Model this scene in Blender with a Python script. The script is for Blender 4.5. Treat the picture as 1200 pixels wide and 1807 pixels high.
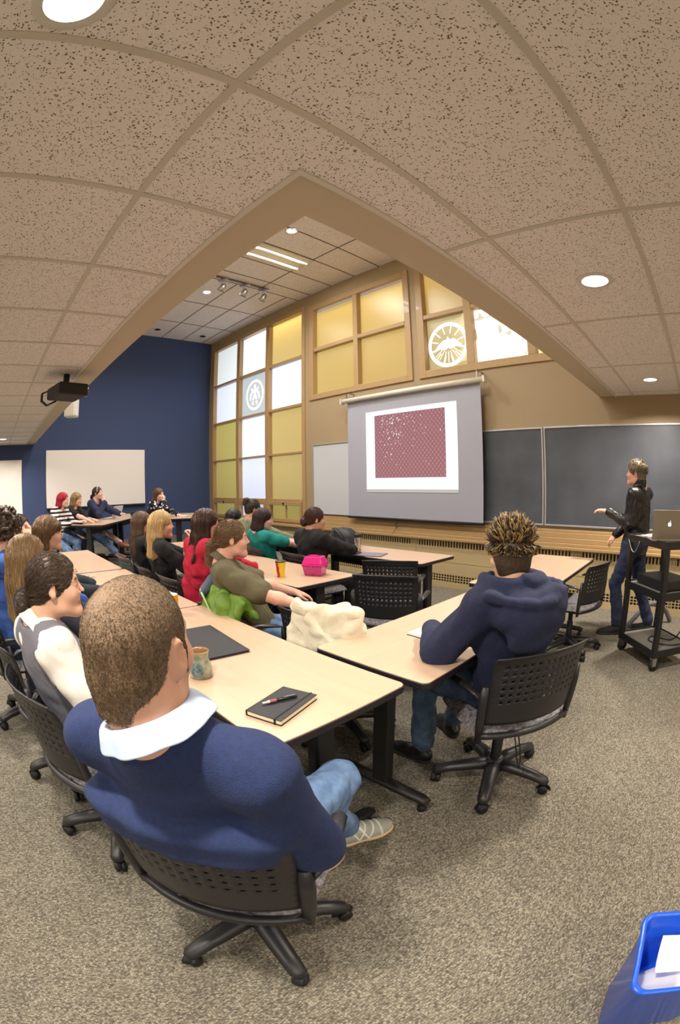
import bpy, math, random
import numpy as np
from mathutils import Vector, Matrix
rnd = random.Random(7)
SC = bpy.context.scene
COL = SC.collection
for o in list(bpy.data.objects):
    bpy.data.objects.remove(o)

# ------------------------------------------------------------------ camera
H = 1.45                     # eye height of the photographer
YAW, PITCH, ROLL = -.7942, -.0618, -.0136
def cam_axes(y, p, r):
    cy, sy, cp, sp, cr, sr = math.cos(y), math.sin(y), math.cos(p), math.sin(p), math.cos(r), math.sin(r)
    f = Vector((sy*cp, cy*cp, sp)); right = Vector((cy, -sy, 0)); up = right.cross(f)
    return right*cr+up*sr, -right*sr+up*cr, f
_R, _U, _F = cam_axes(YAW, PITCH, ROLL)
cd = bpy.data.cameras.new('camera'); cam = bpy.data.objects.new('camera', cd); COL.objects.link(cam)
cam.matrix_world = Matrix(((_R.x, _U.x, -_F.x, 0), (_R.y, _U.y, -_F.y, 0), (_R.z, _U.z, -_F.z, H), (0, 0, 0, 1)))
cd.type = 'PANO'
cd.panorama_type = 'FISHEYE_EQUISOLID'
cd.fisheye_lens = 16.054
cd.fisheye_fov = math.pi
cd.sensor_fit = 'VERTICAL'
cd.sensor_height = 36.0
cd.sensor_width = 36.0*1200/1807
cd.clip_start = 0.01; cd.clip_end = 100
SC.camera = cam

# ------------------------------------------------------------------ light and exposure
w = bpy.data.worlds.new('world'); SC.world = w; w.use_nodes = True
w.node_tree.nodes['Background'].inputs[0].default_value = (0.5, 0.55, 0.7, 1)
w.node_tree.nodes['Background'].inputs[1].default_value = 0.3
vs = SC.view_settings
SC.display_settings.display_device = 'sRGB'
vs.view_transform = 'Standard'; vs.look = 'None'; vs.gamma = 1.0; vs.use_curve_mapping = False
vs.exposure = 0.16
SC.cycles.use_denoising = True
SC.cycles.max_bounces = 8; SC.cycles.diffuse_bounces = 5; SC.cycles.sample_clamp_indirect = 6
WARM = (1.0, .90, .78); COOL = (.78, .86, 1.0); NEUT = (1.0, .95, .88)
CZ = 2.471; RZ = 5.13; WY = 5.42; BX = -10.15; EX = 3.4; SY = -3.2; PL = .2; PLX = -6.05
def area(name, loc, size, power, color, direction=(0, 0, -1), shape='DISK', sy=None, spread=180):
    l = bpy.data.lights.new(name, 'AREA'); l.energy = power; l.color = color; l.shape = shape
    l.size = size
    if sy: l.size_y = sy
    l.spread = math.radians(spread)
    o = bpy.data.objects.new(name, l); COL.objects.link(o); o.location = loc
    o.rotation_euler = Vector(direction).to_track_quat('-Z', 'Y').to_euler()
    return o
# recessed can lights in the low ceiling (lamp discs are built further down at the same places)
CANS_LOW = [(-.4, 2.19), (-.4, 4.61), (-.58, -.16), (-9.02, .19), (-3.2, -.2), (-6.1, -.2), (2.0, 2.19), (2.0, 4.61), (2.0, -.2)]
CANS_HIGH = [(-7.23, 3.69), (-4.56, 3.59), (-7.2, 1.9), (-4.5, 1.9), (-2.3, 2.6)]
for x, y in CANS_LOW:
    area('can_light', (x, y, CZ-.015), .15, 44 if (x, y) == (-.4, 4.61) else 34, WARM, spread=150)
for x, y in CANS_HIGH:
    area('can_light', (x, y, RZ-.015), .16, 42, NEUT, spread=150)
area('tube_light', (-5.35, 3.9, RZ-.03), .5, 55, NEUT, shape='RECTANGLE', sy=1.1)
area('tube_light', (-3.0, 2.2, RZ-.03), .5, 55, NEUT, shape='RECTANGLE', sy=1.1)
# unseen fill lights added at ceiling height behind the photographer
for x in (-7.5, -4.5, -1.5, 1.8):
    area('rear_fill_light', (x, -2.0, CZ-.02), 1.15, 48, NEUT, shape='RECTANGLE', sy=.55)
# daylight and lamps in the light well behind the frosted windows
area('window_daylight', (-8.2, 7.4, 3.2), 4.6, 135, COOL, (0, -1, 0), 'RECTANGLE', 4.6)
area('window_daylight', (-3.6, 7.4, 4.0), 4.4, 70, WARM, (0, -1, 0), 'RECTANGLE', 3.0)
area('window_sun', (-1.9, 8.2, 4.5), .22, 20, WARM, (-.5, -2.7, -1.1), spread=32)
area('window_lamp', (-6.0, 5.62, 4.95), 5.0, 40, (1, .8, .42), (0, .15, -1), 'RECTANGLE', .06)

# ------------------------------------------------------------------ colour and materials
def lin(c):
    return tuple(((v/255)/12.92 if v/255 <= .04045 else ((v/255+.055)/1.055)**2.4) for v in c)
MATS = {}
def N(nt, typ, **kw):
    n = nt.nodes.new(typ)
    for k, v in kw.items():
        if k.startswith('i_'):
            key = k[2:]
            key = int(key) if key.isdigit() else key.replace('_', ' ')
            n.inputs[key].default_value = v
        else: setattr(n, k, v)
    return n
def mat(name, color, rough=.6, metal=0., noise=None, bump=None, color2=None, coat=0., spec=.5, sheen=0., stretch=(1, 1, 1), emit=None, estr=1., alpha=None, trans=0.):
    """color sRGB; noise=(scale, amount) value mottle towards color2; bump=(scale, distance)"""
    if name in MATS: return MATS[name]
    m = bpy.data.materials.new(name); m.use_nodes = True; nt = m.node_tree
    b = nt.nodes['Principled BSDF']; c = lin(color)
    b.inputs['Base Color'].default_value = (*c, 1); b.inputs['Roughness'].default_value = rough
    b.inputs['Metallic'].default_value = metal; b.inputs['Coat Weight'].default_value = coat
    b.inputs['Specular IOR Level'].default_value = spec; b.inputs['Sheen Weight'].default_value = sheen
    b.inputs['Transmission Weight'].default_value = trans
    if emit:
        b.inputs['Emission Color'].default_value = (*lin(emit), 1); b.inputs['Emission Strength'].default_value = estr
    if noise or bump:
        tc = N(nt, 'ShaderNodeTexCoord'); mp = N(nt, 'ShaderNodeMapping'); mp.inputs['Scale'].default_value = stretch
        nt.links.new(tc.outputs['Object'], mp.inputs[0])
    if noise:
        t = N(nt, 'ShaderNodeTexNoise', i_Scale=noise[0], i_Detail=3.); nt.links.new(mp.outputs[0], t.inputs['Vector'])
        r = N(nt, 'ShaderNodeMapRange', i_1=.5-.22, i_2=.5+.22); nt.links.new(t.outputs['Fac'], r.inputs[0])
        mx = N(nt, 'ShaderNodeMix', data_type='RGBA')
        c2 = lin(color2) if color2 else tuple(v*(1-noise[1]) for v in c)
        mx.inputs[6].default_value = (*c, 1); mx.inputs[7].default_value = (*c2, 1)
        nt.links.new(r.outputs[0], mx.inputs[0]); nt.links.new(mx.outputs[2], b.inputs['Base Color'])
    if bump:
        t = N(nt, 'ShaderNodeTexNoise', i_Scale=bump[0], i_Detail=3.); nt.links.new(mp.outputs[0], t.inputs['Vector'])
        bp = N(nt, 'ShaderNodeBump', i_Distance=bump[1], i_Strength=1.); nt.links.new(t.outputs['Fac'], bp.inputs['Height'])
        nt.links.new(bp.outputs[0], b.inputs['Normal'])
    MATS[name] = m
    return m

# ------------------------------------------------------------------ object helpers
def tag(o, label=None, cat=None, group=None, kind=None):
    if label: o['label'] = label
    if cat: o['category'] = cat
    if group: o['group'] = group
    if kind: o['kind'] = kind
    return o
def empty(name, loc, rz=0., label=None, cat=None, group=None):
    o = bpy.data.objects.new(name, None); COL.objects.link(o); o.location = loc; o.rotation_euler = (0, 0, rz)
    o.empty_display_size = .1
    return tag(o, label, cat, group)
class MB:
    def __init__(s): s.v = []; s.f = []; s.mi = []; s.sm = []
    def add(s, vs, fs, mi=0, smooth=False):
        n = len(s.v); s.v += [tuple(v) for v in vs]
        s.f += [tuple(i+n for i in f) for f in fs]; s.mi += [mi]*len(fs); s.sm += [smooth]*len(fs); return s
    def box(s, lo, hi, mi=0, M=None):
        x0, y0, z0 = lo; x1, y1, z1 = hi
        vs = [Vector(p) for p in ((x0,y0,z0),(x1,y0,z0),(x1,y1,z0),(x0,y1,z0),(x0,y0,z1),(x1,y0,z1),(x1,y1,z1),(x0,y1,z1))]
        if M is not None: vs = [M @ v for v in vs]
        return s.add(vs, [(0,3,2,1),(4,5,6,7),(0,1,5,4),(1,2,6,5),(2,3,7,6),(3,0,4,7)], mi)
    def prism(s, poly, z0, z1, mi=0, M=None, smooth=False):
        n = len(poly); vs = [Vector((x, y, z0)) for x, y in poly]+[Vector((x, y, z1)) for x, y in poly]
        if M is not None: vs = [M @ v for v in vs]
        s.add(vs, [tuple(range(n-1, -1, -1)), tuple(range(n, 2*n))], mi)
        k = len(s.v)-2*n
        for i in range(n):
            s.f.append((k+i, k+(i+1) % n, k+n+(i+1) % n, k+n+i)); s.mi.append(mi); s.sm.append(smooth)
        return s
    def tube(s, pts, rad, n=10, mi=0, cap=True, flat=None, closed=False):
        """swept tube; rad a number or a list; flat=(fx,fy) scales the section"""
        P = [Vector(p) for p in pts]; m = len(P); R = rad if isinstance(rad, (list, tuple)) else [rad]*m
        vs = []; up = Vector((0, 0, 1)); T0 = None
        for i, p in enumerate(P):
            if closed: t = (P[(i+1) % m]-P[i-1])
            else: t = (P[min(i+1, m-1)]-P[max(i-1, 0)])
            t.normalize()
            if T0 is None:
                a = up if abs(t.z) < .9 else Vector((1, 0, 0)); x = t.cross(a).normalized()
            else:
                x = T0 - t*T0.dot(t)
                x = x.normalized() if x.length > 1e-6 else t.cross(up).normalized()
            T0 = x; y = t.cross(x)
            fx, fy = flat or (1, 1)
            for k in range(n):
                a = 2*math.pi*k/n; vs.append(p+(x*math.cos(a)*fx+y*math.sin(a)*fy)*R[i])
        fs = []
        for i in range(m if closed else m-1):
            j = (i+1) % m
            for k in range(n):
                l = (k+1) % n; fs.append((i*n+k, i*n+l, j*n+l, j*n+k))
        s.add(vs, fs, mi, True)
        if cap and not closed:
            b = len(s.v)-m*n; s.f += [tuple(b+k for k in range(n-1, -1, -1)), tuple(b+(m-1)*n+k for k in range(n))]
            s.mi += [mi]*2; s.sm += [False]*2
        return s
    def lathe(s, prof, n=24, mi=0, M=None, c=(0, 0, 0)):
        """profile [(r,z)...] about z"""
        vs = []
        for r, z in prof:
            for k in range(n):
                a = 2*math.pi*k/n; v = Vector((c[0]+r*math.cos(a), c[1]+r*math.sin(a), c[2]+z)); vs.append(M @ v if M is not None else v)
        fs = [(i*n+k, i*n+(k+1) % n, (i+1)*n+(k+1) % n, (i+1)*n+k) for i in range(len(prof)-1) for k in range(n)]
        return s.add(vs, fs, mi, True)
    def grid(s, P, mi=0, smooth=True):
        """P[i][j] points"""
        a, b = len(P), len(P[0]); vs = [p for r in P for p in r]
        return s.add(vs, [(i*b+j, i*b+j+1, (i+1)*b+j+1, (i+1)*b+j) for i in range(a-1) for j in range(b-1)], mi, smooth)
    def build(s, name, mats, parent=None, bevel=0., seg=2, solid=0., subd=0, loc=None):
        me = bpy.data.meshes.new(name); me.from_pydata(s.v, [], s.f)
        for m in (mats if isinstance(mats, (list, tuple)) else [mats]): me.materials.append(m)
        me.polygons.foreach_set('material_index', s.mi); me.polygons.foreach_set('use_smooth', s.sm); me.update()
        o = bpy.data.objects.new(name, me); COL.objects.link(o)
        if parent is not None: o.parent = parent
        if loc is not None: o.location = loc
        if solid:
            q = o.modifiers.new('s', 'SOLIDIFY'); q.thickness = solid; q.offset = 0
        if bevel:
            q = o.modifiers.new('b', 'BEVEL'); q.width = bevel; q.segments = seg; q.limit_method = 'ANGLE'; q.angle_limit = .6
            q.harden_normals = False
        if subd:
            q = o.modifiers.new('d', 'SUBSURF'); q.levels = subd; q.render_levels = subd
        return o
def mb(): return MB()
def copy_tree(o, parent=None):
    c = o.copy(); COL.objects.link(c); c.parent = parent
    for ch in list(o.children): copy_tree(ch, c)
    return c
def rot2(a): return (math.cos(a), math.sin(a))
# ================================================================== the room
M_WALL = mat('tan_paint', (156, 136, 106), .7, bump=(120, .0006))
M_BLUE = mat('blue_paint', (58, 74, 114), .75, bump=(120, .0008), noise=(60, .12))
M_CREAM = mat('cream_paint', (205, 192, 165), .7)
M_SOFFIT = mat('soffit_paint', (190, 178, 154), .7, bump=(150, .0006))
M_OAK = mat('varnished_oak', (172, 142, 98), .45, noise=(14, .12), stretch=(1, 8, 8), coat=.15)
M_TRIM = mat('white_metal_trim', (206, 202, 192), .45)
M_BLACK = mat('black_plastic', (26, 26, 28), .42, bump=(400, .0003))
M_DARK = mat('matte_black', (14, 14, 16), .6)
M_STEEL = mat('steel', (190, 190, 192), .3, metal=1.)
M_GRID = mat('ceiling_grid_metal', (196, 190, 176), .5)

def tile_material():
    m = bpy.data.materials.new('fissured_ceiling_tile'); m.use_nodes = True; nt = m.node_tree; b = nt.nodes['Principled BSDF']
    tc = N(nt, 'ShaderNodeTexCoord')
    nz = N(nt, 'ShaderNodeTexNoise', i_Scale=40., i_Detail=1.); nt.links.new(tc.outputs['Object'], nz.inputs['Vector'])
    vm = N(nt, 'ShaderNodeVectorMath', operation='MULTIPLY_ADD'); vm.inputs[1].default_value = (.02, .02, .02)
    nt.links.new(nz.outputs['Color'], vm.inputs[0]); nt.links.new(tc.outputs['Object'], vm.inputs[2])
    v = N(nt, 'ShaderNodeTexVoronoi', i_Scale=125.); nt.links.new(vm.outputs[0], v.inputs['Vector'])
    sep = N(nt, 'ShaderNodeSeparateColor'); nt.links.new(v.outputs['Color'], sep.inputs[0])
    th = N(nt, 'ShaderNodeMath', operation='MULTIPLY'); th.inputs[1].default_value = .45; nt.links.new(sep.outputs[0], th.inputs[0])
    sb = N(nt, 'ShaderNodeMath', operation='SUBTRACT'); nt.links.new(th.outputs[0], sb.inputs[0]); nt.links.new(v.outputs['Distance'], sb.inputs[1])
    mr = N(nt, 'ShaderNodeMapRange', i_1=-.01, i_2=.05); nt.links.new(sb.outputs[0], mr.inputs[0])
    fine = N(nt, 'ShaderNodeTexVoronoi', i_Scale=230.); nt.links.new(vm.outputs[0], fine.inputs['Vector'])
    fr = N(nt, 'ShaderNodeMapRange', i_1=.30, i_2=.12, i_3=0., i_4=.35); nt.links.new(fine.outputs['Distance'], fr.inputs[0])
    mxv = N(nt, 'ShaderNodeMath', operation='MAXIMUM'); nt.links.new(mr.outputs[0], mxv.inputs[0]); nt.links.new(fr.outputs[0], mxv.inputs[1])
    mx = N(nt, 'ShaderNodeMix', data_type='RGBA'); mx.inputs[6].default_value = (*lin((232, 226, 222)), 1); mx.inputs[7].default_value = (*lin((118, 100, 84)), 1)
    nt.links.new(mxv.outputs[0], mx.inputs[0]); nt.links.new(mx.outputs[2], b.inputs['Base Color'])
    b.inputs['Roughness'].default_value = .9
    bp = N(nt, 'ShaderNodeBump', i_Distance=-.003, i_Strength=.7); nt.links.new(mr.outputs[0], bp.inputs['Height']); nt.links.new(bp.outputs[0], b.inputs['Normal'])
    return m
def carpet_material():
    m = bpy.data.materials.new('loop_carpet'); m.use_nodes = True; nt = m.node_tree; b = nt.nodes['Principled BSDF']
    tc = N(nt, 'ShaderNodeTexCoord'); mp = N(nt, 'ShaderNodeMapping'); mp.inputs['Rotation'].default_value = (0, 0, .15)
    nt.links.new(tc.outputs['Object'], mp.inputs[0])
    mp2 = N(nt, 'ShaderNodeMapping'); mp2.inputs['Scale'].default_value = (1, .55, 1); nt.links.new(mp.outputs[0], mp2.inputs[0])
    v = N(nt, 'ShaderNodeTexVoronoi', i_Scale=210., i_Randomness=.45); nt.links.new(mp2.outputs[0], v.inputs['Vector'])
    sep = N(nt, 'ShaderNodeSeparateColor'); nt.links.new(v.outputs['Color'], sep.inputs[0])
    cr = N(nt, 'ShaderNodeValToRGB'); e = cr.color_ramp.elements
    e[0].position = 0; e[0].color = (*lin((84, 80, 72)), 1); e[1].position = 1; e[1].color = (*lin((166, 159, 142)), 1)
    for p, c in ((.3, (116, 110, 96)), (.55, (130, 123, 107)), (.8, (146, 139, 122))):
        q = cr.color_ramp.elements.new(p); q.color = (*lin(c), 1)
    nt.links.new(sep.outputs[0], cr.inputs[0])
    dk = N(nt, 'ShaderNodeMapRange', i_1=.25, i_2=.75, i_3=1., i_4=.45); nt.links.new(v.outputs['Distance'], dk.inputs[0])
    mul = N(nt, 'ShaderNodeMix', data_type='RGBA', blend_type='MULTIPLY'); mul.inputs[0].default_value = 1.
    nt.links.new(cr.outputs[0], mul.inputs[6]); nt.links.new(dk.outputs[0], mul.inputs[7]); nt.links.new(mul.outputs[2], b.inputs['Base Color'])
    b.inputs['Roughness'].default_value = .95; b.inputs['Sheen Weight'].default_value = .0
    bp = N(nt, 'ShaderNodeBump', i_Distance=-.004, i_Strength=.9); nt.links.new(v.outputs['Distance'], bp.inputs['Height']); nt.links.new(bp.outputs[0], b.inputs['Normal'])
    return m
M_TILE = tile_material(); M_CARPET = carpet_material()
def S(o): o['kind'] = 'structure'; return o

S(mb().box((BX-.1, SY-.1, -.1), (EX+.1, WY+.4, 0)).build('floor', M_CARPET))
S(mb().box((BX, SY, 0), (PLX, WY, PL)).build('floor_riser', M_CARPET, bevel=.01))
S(mb().box((BX-.1, SY, -.1), (BX, WY+.1, RZ+.1)).build('wall_left', M_BLUE))
S(mb().box((EX, SY, -.1), (EX+.1, WY+.1, CZ+.1)).build('wall_right', M_CREAM))
S(mb().box((BX, SY-.1, -.1), (EX, SY, CZ+.1)).build('wall_back', M_CREAM))
S(mb().box((BX, SY, PL), (BX+.012, WY-.05, PL+.11)).build('baseboard_left', mat('grey_rubber_base', (112, 110, 104), .6)))

# low ceiling, its boxed edge and the raised well
S(mb().box((BX, SY, CZ), (EX, .755, CZ+.05)).box((-.93, .755, CZ), (EX, WY, CZ+.05)).build('ceiling', M_TILE))
S(mb().prism([(BX, .765), (-.94, .765), (-.94, WY), (-1.15, WY), (-1.15, .965), (BX, .965)], CZ+.004, CZ+.12).build('trim_1', M_SOFFIT))
S(mb().prism([(BX, .748), (-.922, .748), (-.922, WY), (-.945, WY), (-.945, .770), (BX, .770)], CZ-.008, CZ+.02).build('trim_2', M_TRIM))
S(mb().prism([(BX, .80), (-1.0, .80), (-1.0, WY), (-1.15, WY), (-1.15, .965), (BX, .965)], CZ+.121, RZ).build('wall_well', M_SOFFIT))
S(mb().box((BX, .80, RZ), (-1.0, WY+.1, RZ+.06)).build('ceiling_raised', M_TILE))
g = mb(); t = .0125
x = -.706-.61*15
while x < EX:
    if x > BX:
        if x > -.93: g.box((x-t, SY, CZ-.004), (x+t, WY, CZ+.002))
        else: g.box((x-t, SY, CZ-.004), (x+t, .75, CZ+.002))
    x += .61
for y in (-2.064, -.853, .358, 1.569, 2.78, 3.99, 5.2):
    g.box((BX if y < .7 else -.925, y-t, CZ-.0035), (EX, y+t, CZ+.002))
S(g.build('trim_3', M_GRID))
g = mb(); t = .010
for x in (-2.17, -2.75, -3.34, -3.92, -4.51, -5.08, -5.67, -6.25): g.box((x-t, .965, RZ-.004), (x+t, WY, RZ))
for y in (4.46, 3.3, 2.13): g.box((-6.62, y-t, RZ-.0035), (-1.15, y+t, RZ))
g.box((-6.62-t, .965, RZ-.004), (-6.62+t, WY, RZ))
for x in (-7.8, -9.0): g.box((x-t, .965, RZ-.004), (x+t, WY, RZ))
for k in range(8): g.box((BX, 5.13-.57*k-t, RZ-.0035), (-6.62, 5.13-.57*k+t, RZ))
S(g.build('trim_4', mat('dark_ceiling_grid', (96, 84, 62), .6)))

# board wall with its window openings
HOLES = [(-9.96, -6.42, .72, 4.90), (-6.23, -3.95, 3.0, 4.83), (-3.77, -1.30, 3.0, 4.83)]
def wall_holes(name, y0, y1, x0, x1, z0, z1, holes, m):
    xs = sorted({x0, x1, *[h[0] for h in holes], *[h[1] for h in holes]}); zs = sorted({z0, z1, *[h[2] for h in holes], *[h[3] for h in holes]})
    g = mb()
    for i in range(len(xs)-1):
        k = 0
        while k < len(zs)-1:
            cx = (xs[i]+xs[i+1])/2
            def solid(k): 
                cz = (zs[k]+zs[k+1])/2
                return not any(h[0] < cx < h[1] and h[2] < cz < h[3] for h in holes)
            if solid(k):
                j = k
                while j+1 < len(zs)-1 and solid(j+1): j += 1
                g.box((xs[i], y0, zs[k]), (xs[i+1], y1, zs[j+1])); k = j+1
            else: k += 1
    return S(g.build(name, m))
wall_holes('wall_front', WY, WY+.16, BX, EX, -.1, RZ+.06, HOLES, M_WALL)

def glass(name, col, str_=1., rough=.25, tex=None):
    m = bpy.data.materials.new(name); m.use_nodes = True; nt = m.node_tree
    for n in list(nt.nodes): nt.nodes.remove(n)
    out = N(nt, 'ShaderNodeOutputMaterial'); tr = N(nt, 'ShaderNodeBsdfTranslucent'); df = N(nt, 'ShaderNodeBsdfDiffuse'); gl = N(nt, 'ShaderNodeBsdfGlossy', i_Roughness=rough)
    c = lin(col); tr.inputs[0].default_value = (*[min(1, v*str_) for v in c], 1); df.inputs[0].default_value = (*[v*.6 for v in c], 1)
    m1 = N(nt, 'ShaderNodeMixShader', i_0=.25); m2 = N(nt, 'ShaderNodeMixShader', i_0=.06)
    tc = N(nt, 'ShaderNodeTexCoord'); nz = N(nt, 'ShaderNodeTexNoise', i_Scale=160., i_Detail=2.); nt.links.new(tc.outputs['Object'], nz.inputs['Vector'])
    bp = N(nt, 'ShaderNodeBump', i_Distance=.002, i_Strength=.5); nt.links.new(nz.outputs['Fac'], bp.inputs['Height'])
    nt.links.new(bp.outputs[0], gl.inputs['Normal'])
    nt.links.new(tr.outputs[0], m1.inputs[1]); nt.links.new(df.outputs[0], m1.inputs[2])
    nt.links.new(m1.outputs[0], m2.inputs[1]); nt.links.new(gl.outputs[0], m2.inputs[2]); nt.links.new(m2.outputs[0], out.inputs[0])
    return m
G_AMBER = glass('amber_frosted_glass', (208, 178, 108)); G_OLIVE = glass('olive_frosted_glass', (196, 174, 96))
G_WHITE = glass('white_frosted_glass', (250, 248, 255)); G_GREY = glass('grey_frosted_glass', (196, 198, 190)); G_PALE = glass('pale_frosted_glass', (214, 200, 150))
G_HOT = glass('clear_frosted_glass', (255, 252, 238))

def window(n, hole, cols, rows, types, fw=.05):
    """cols/rows: pane intervals; types[row][col]"""
    x0, x1, z0, z1 = hole
    e = S(empty(f'window_{n}', ((x0+x1)/2, WY, z0)))
    o = Vector(e.location)
    g = mb(); d0, d1 = WY-.025-o.y, WY+.10-o.y
    def bx(a, b, c, d, y0=d0, y1=d1): g.box((a-o.x, y0, c-o.z), (b-o.x, y1, d-o.z))
    bx(x0-.03, x0+fw, z0-.02, z1+.03); bx(x1-fw, x1+.03, z0-.02, z1+.03); bx(x0+fw, x1-fw, z1-fw, z1+.03); bx(x0+fw, x1-fw, z0-.02, z0+fw)
    for i in range(len(cols)-1): bx(cols[i][1], cols[i+1][0], z0+fw, z1-fw, d0+.006)
    for i in range(len(rows)-1):
        for c in cols: bx(c[0], c[1], rows[i+1][1], rows[i][0], d0+.010)
    f = g.build('window_frame', M_OAK, e, bevel=.006)
    for r, (za, zb) in enumerate(rows):
        for c, (xa, xb) in enumerate(cols):
            k = types[r][c]
            if k is None: continue
            mb().add([(xa-.01-o.x, .08, za-.01-o.z), (xb+.01-o.x, .08, za-.01-o.z), (xb+.01-o.x, .08, zb+.01-o.z), (xa-.01-o.x, .08, zb+.01-o.z)], [(0, 1, 2, 3)]).build('pane', k, e)
    return e
C3 = [(-9.88, -8.82), (-8.70, -7.67), (-7.55, -6.50)]
R5 = [(3.93, 4.85), (2.98, 3.88), (2.07, 2.93), (1.17, 2.03), (.78, 1.06)]
W1 = window(1, HOLES[0], C3, R5, [[G_HOT, G_WHITE, G_AMBER], [G_WHITE, G_GREY, G_WHITE], [G_OLIVE, G_WHITE, G_AMBER], [G_OLIVE, G_WHITE, G_AMBER], [G_OLIVE, G_WHITE, G_OLIVE]], .06)
# hopper sashes with their latches along the bottom row
for (xa, xb) in C3:
    o = W1.location; g = mb()
    for a, b, c, d in ((xa-.005, xb+.005, 1.05, 1.12), (xa-.005, xb+.005, .73, .79), (xa-.005, xa+.05, .79, 1.05), (xb-.05, xb+.005, .79, 1.05)):
        g.box((a-o.x, -.045, c-o.z), (b-o.x, .0, d-o.z))
    if xa > -8: g.box(((xa+xb)/2-.005-o.x, .0, .79-o.z), ((xa+xb)/2+.02-o.x, .03, 1.05-o.z))
    sash = g.build('window_sash', M_OAK, W1, bevel=.004)
    cx = (xa+xb)/2-o.x
    mb().tube([(cx, -.05, 1.085-o.z), (cx, -.07, 1.085-o.z)], .018, 10).tube([(cx, -.07, 1.09-o.z), (cx+.03, -.075, 1.04-o.z)], .007, 8).build('latch', mat('dark_bronze', (60, 46, 34), .4, metal=.8), sash)
W2 = window(2, HOLES[1], [(-6.14, -5.13), (-5.03, -4.04)], [(3.97, 4.72), (3.08, 3.90)], [[G_AMBER]*2]*2, .08)
W3 = window(3, HOLES[2], [(-3.68, -2.98), (-2.86, -2.06), (-1.94, -1.40)], [(3.97, 4.72), (3.08, 3.90)], [[G_AMBER, G_AMBER, G_AMBER], [G_PALE, G_HOT, G_PALE]], .09)
# emblems etched on two panes; emission stands in for light coming through
M_ETCH = mat('glowing_etched_glass', (250, 250, 246), .6, emit=(255, 252, 238), estr=.75); 
def emblem(win, cx, cz, r, kind):
    o = win.location; g = mb(); y0, y1 = .075, .078
    def ring(ra, rb, n=48):
        for i in range(n):
            a, b = 2*math.pi*i/n, 2*math.pi*(i+1)/n
            P = [(ra*math.cos(a), ra*math.sin(a)), (rb*math.cos(a), rb*math.sin(a)), (rb*math.cos(b), rb*math.sin(b)), (ra*math.cos(b), ra*math.sin(b))]
            g.add([(cx-o.x+p, y0, cz-o.z+q) for p, q in P], [(0, 1, 2, 3)])
    def poly(P):
        g.add([(cx-o.x+p*r, y0, cz-o.z+q*r) for p, q in P], [tuple(range(len(P)))])
    ring(r*.84, r)
    if kind == 'wheel':
        for i in range(12):
            a = 2*math.pi*(i+.5)/12; c, s = math.cos(a), math.sin(a); w_ = .022
            poly([(c*.5-s*w_, s*.5+c*w_), (c*.5+s*w_, s*.5-c*w_), (c*.84+s*w_, s*.84-c*w_), (c*.84-s*w_, s*.84+c*w_)])
        poly([(-.72, -.25), (-.5, .02), (-.2, .22), (-.08, .2), (0, .36), (.1, .2), (.3, .24), (.6, -.02), (.75, -.2), (.4, -.12), (.12, -.22), (0, -.14), (-.15, -.24), (-.4, -.16)])
        for i in range(9):
            a = math.pi*(1.1+.1*i); c, s = math.cos(a), math.sin(a); w_ = .012
            poly([(c*.32-s*w_, s*.32+c*w_), (c*.32+s*w_, s*.32-c*w_), (c*.8+s*w_, s*.8-c*w_), (c*.8-s*w_, s*.8+c*w_)])
    else:
        for P in ([(-.14, .62), (.02, .72), (.16, .6), (.1, .42), (-.08, .42)], [(-.2, .38), (.22, .38), (.1, .1), (-.1, .1)],
                  [(-.24, .36), (-.52, .1), (-.6, -.3), (-.46, -.32), (-.36, .02), (-.16, .2)], [(.24, .36), (.5, .14), (.6, -.28), (.48, -.34), (.34, .0), (.16, .2)],
                  [(-.1, .06), (.12, .06), (.3, -.3), (.12, -.34), (0, -.1), (-.12, -.36), (-.3, -.3)], [(-.3, -.4), (-.1, -.42), (-.16, -.7), (-.3, -.64)], [(.1, -.42), (.3, -.4), (.34, -.6), (.16, -.7)],
                  [(-.1, .36), (-.4, .5), (-.46, .34)], [(.12, .36), (.42, .5), (.48, .34)]): poly(P)
    g.build('emblem', M_ETCH, win)
emblem(W1, -8.19, 3.43, .34, 'figure')
emblem(W3, -3.33, 3.46, .345, 'wheel')

S(mb().box((BX, WY+.4, -.1), (EX, 9.5, 0)).build('ground', mat('outside_paving', (150, 146, 136), .9)))
# leafy shrub outside the bright pane, its leaves between the sun and the glass
g = mb(); r9 = random.Random(9)
for i in range(150):
    x, y, z = r9.uniform(-3.6, -1.7), r9.uniform(5.9, 6.5), r9.uniform(3.0, 4.5); a, b, s_ = r9.uniform(0, 6.28), r9.uniform(-.6, .6), r9.uniform(.03, .065)
    Mx = Matrix.Translation((x, y, z)) @ Matrix.Rotation(a, 4, 'Y') @ Matrix.Rotation(b, 4, 'X')
    g.add([Mx @ Vector(p) for p in ((-s_*1.6, 0, 0), (-s_*.5, .01, -s_*.6), (s_*.7, .01, -s_*.5), (s_*1.6, 0, 0), (s_*.7, .01, s_*.5), (-s_*.5, .01, s_*.6))], [(0, 1, 2, 3, 4, 5)])
for i in range(7): x = -3.5+.3*i; g.tube([(x, 6.2, -.02), (x-.05, 6.22, 1.4), (x, 6.2, 2.6), (x+.1, 6.25, 3.4), (x+.05, 6.2, 4.4)], .012, 6)
tag(g.build('shrub', mat('leaf_green', (60, 84, 40), .6)), 'leafy shrub outside, dappling the bright frosted pane', 'shrub', kind='stuff')

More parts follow.
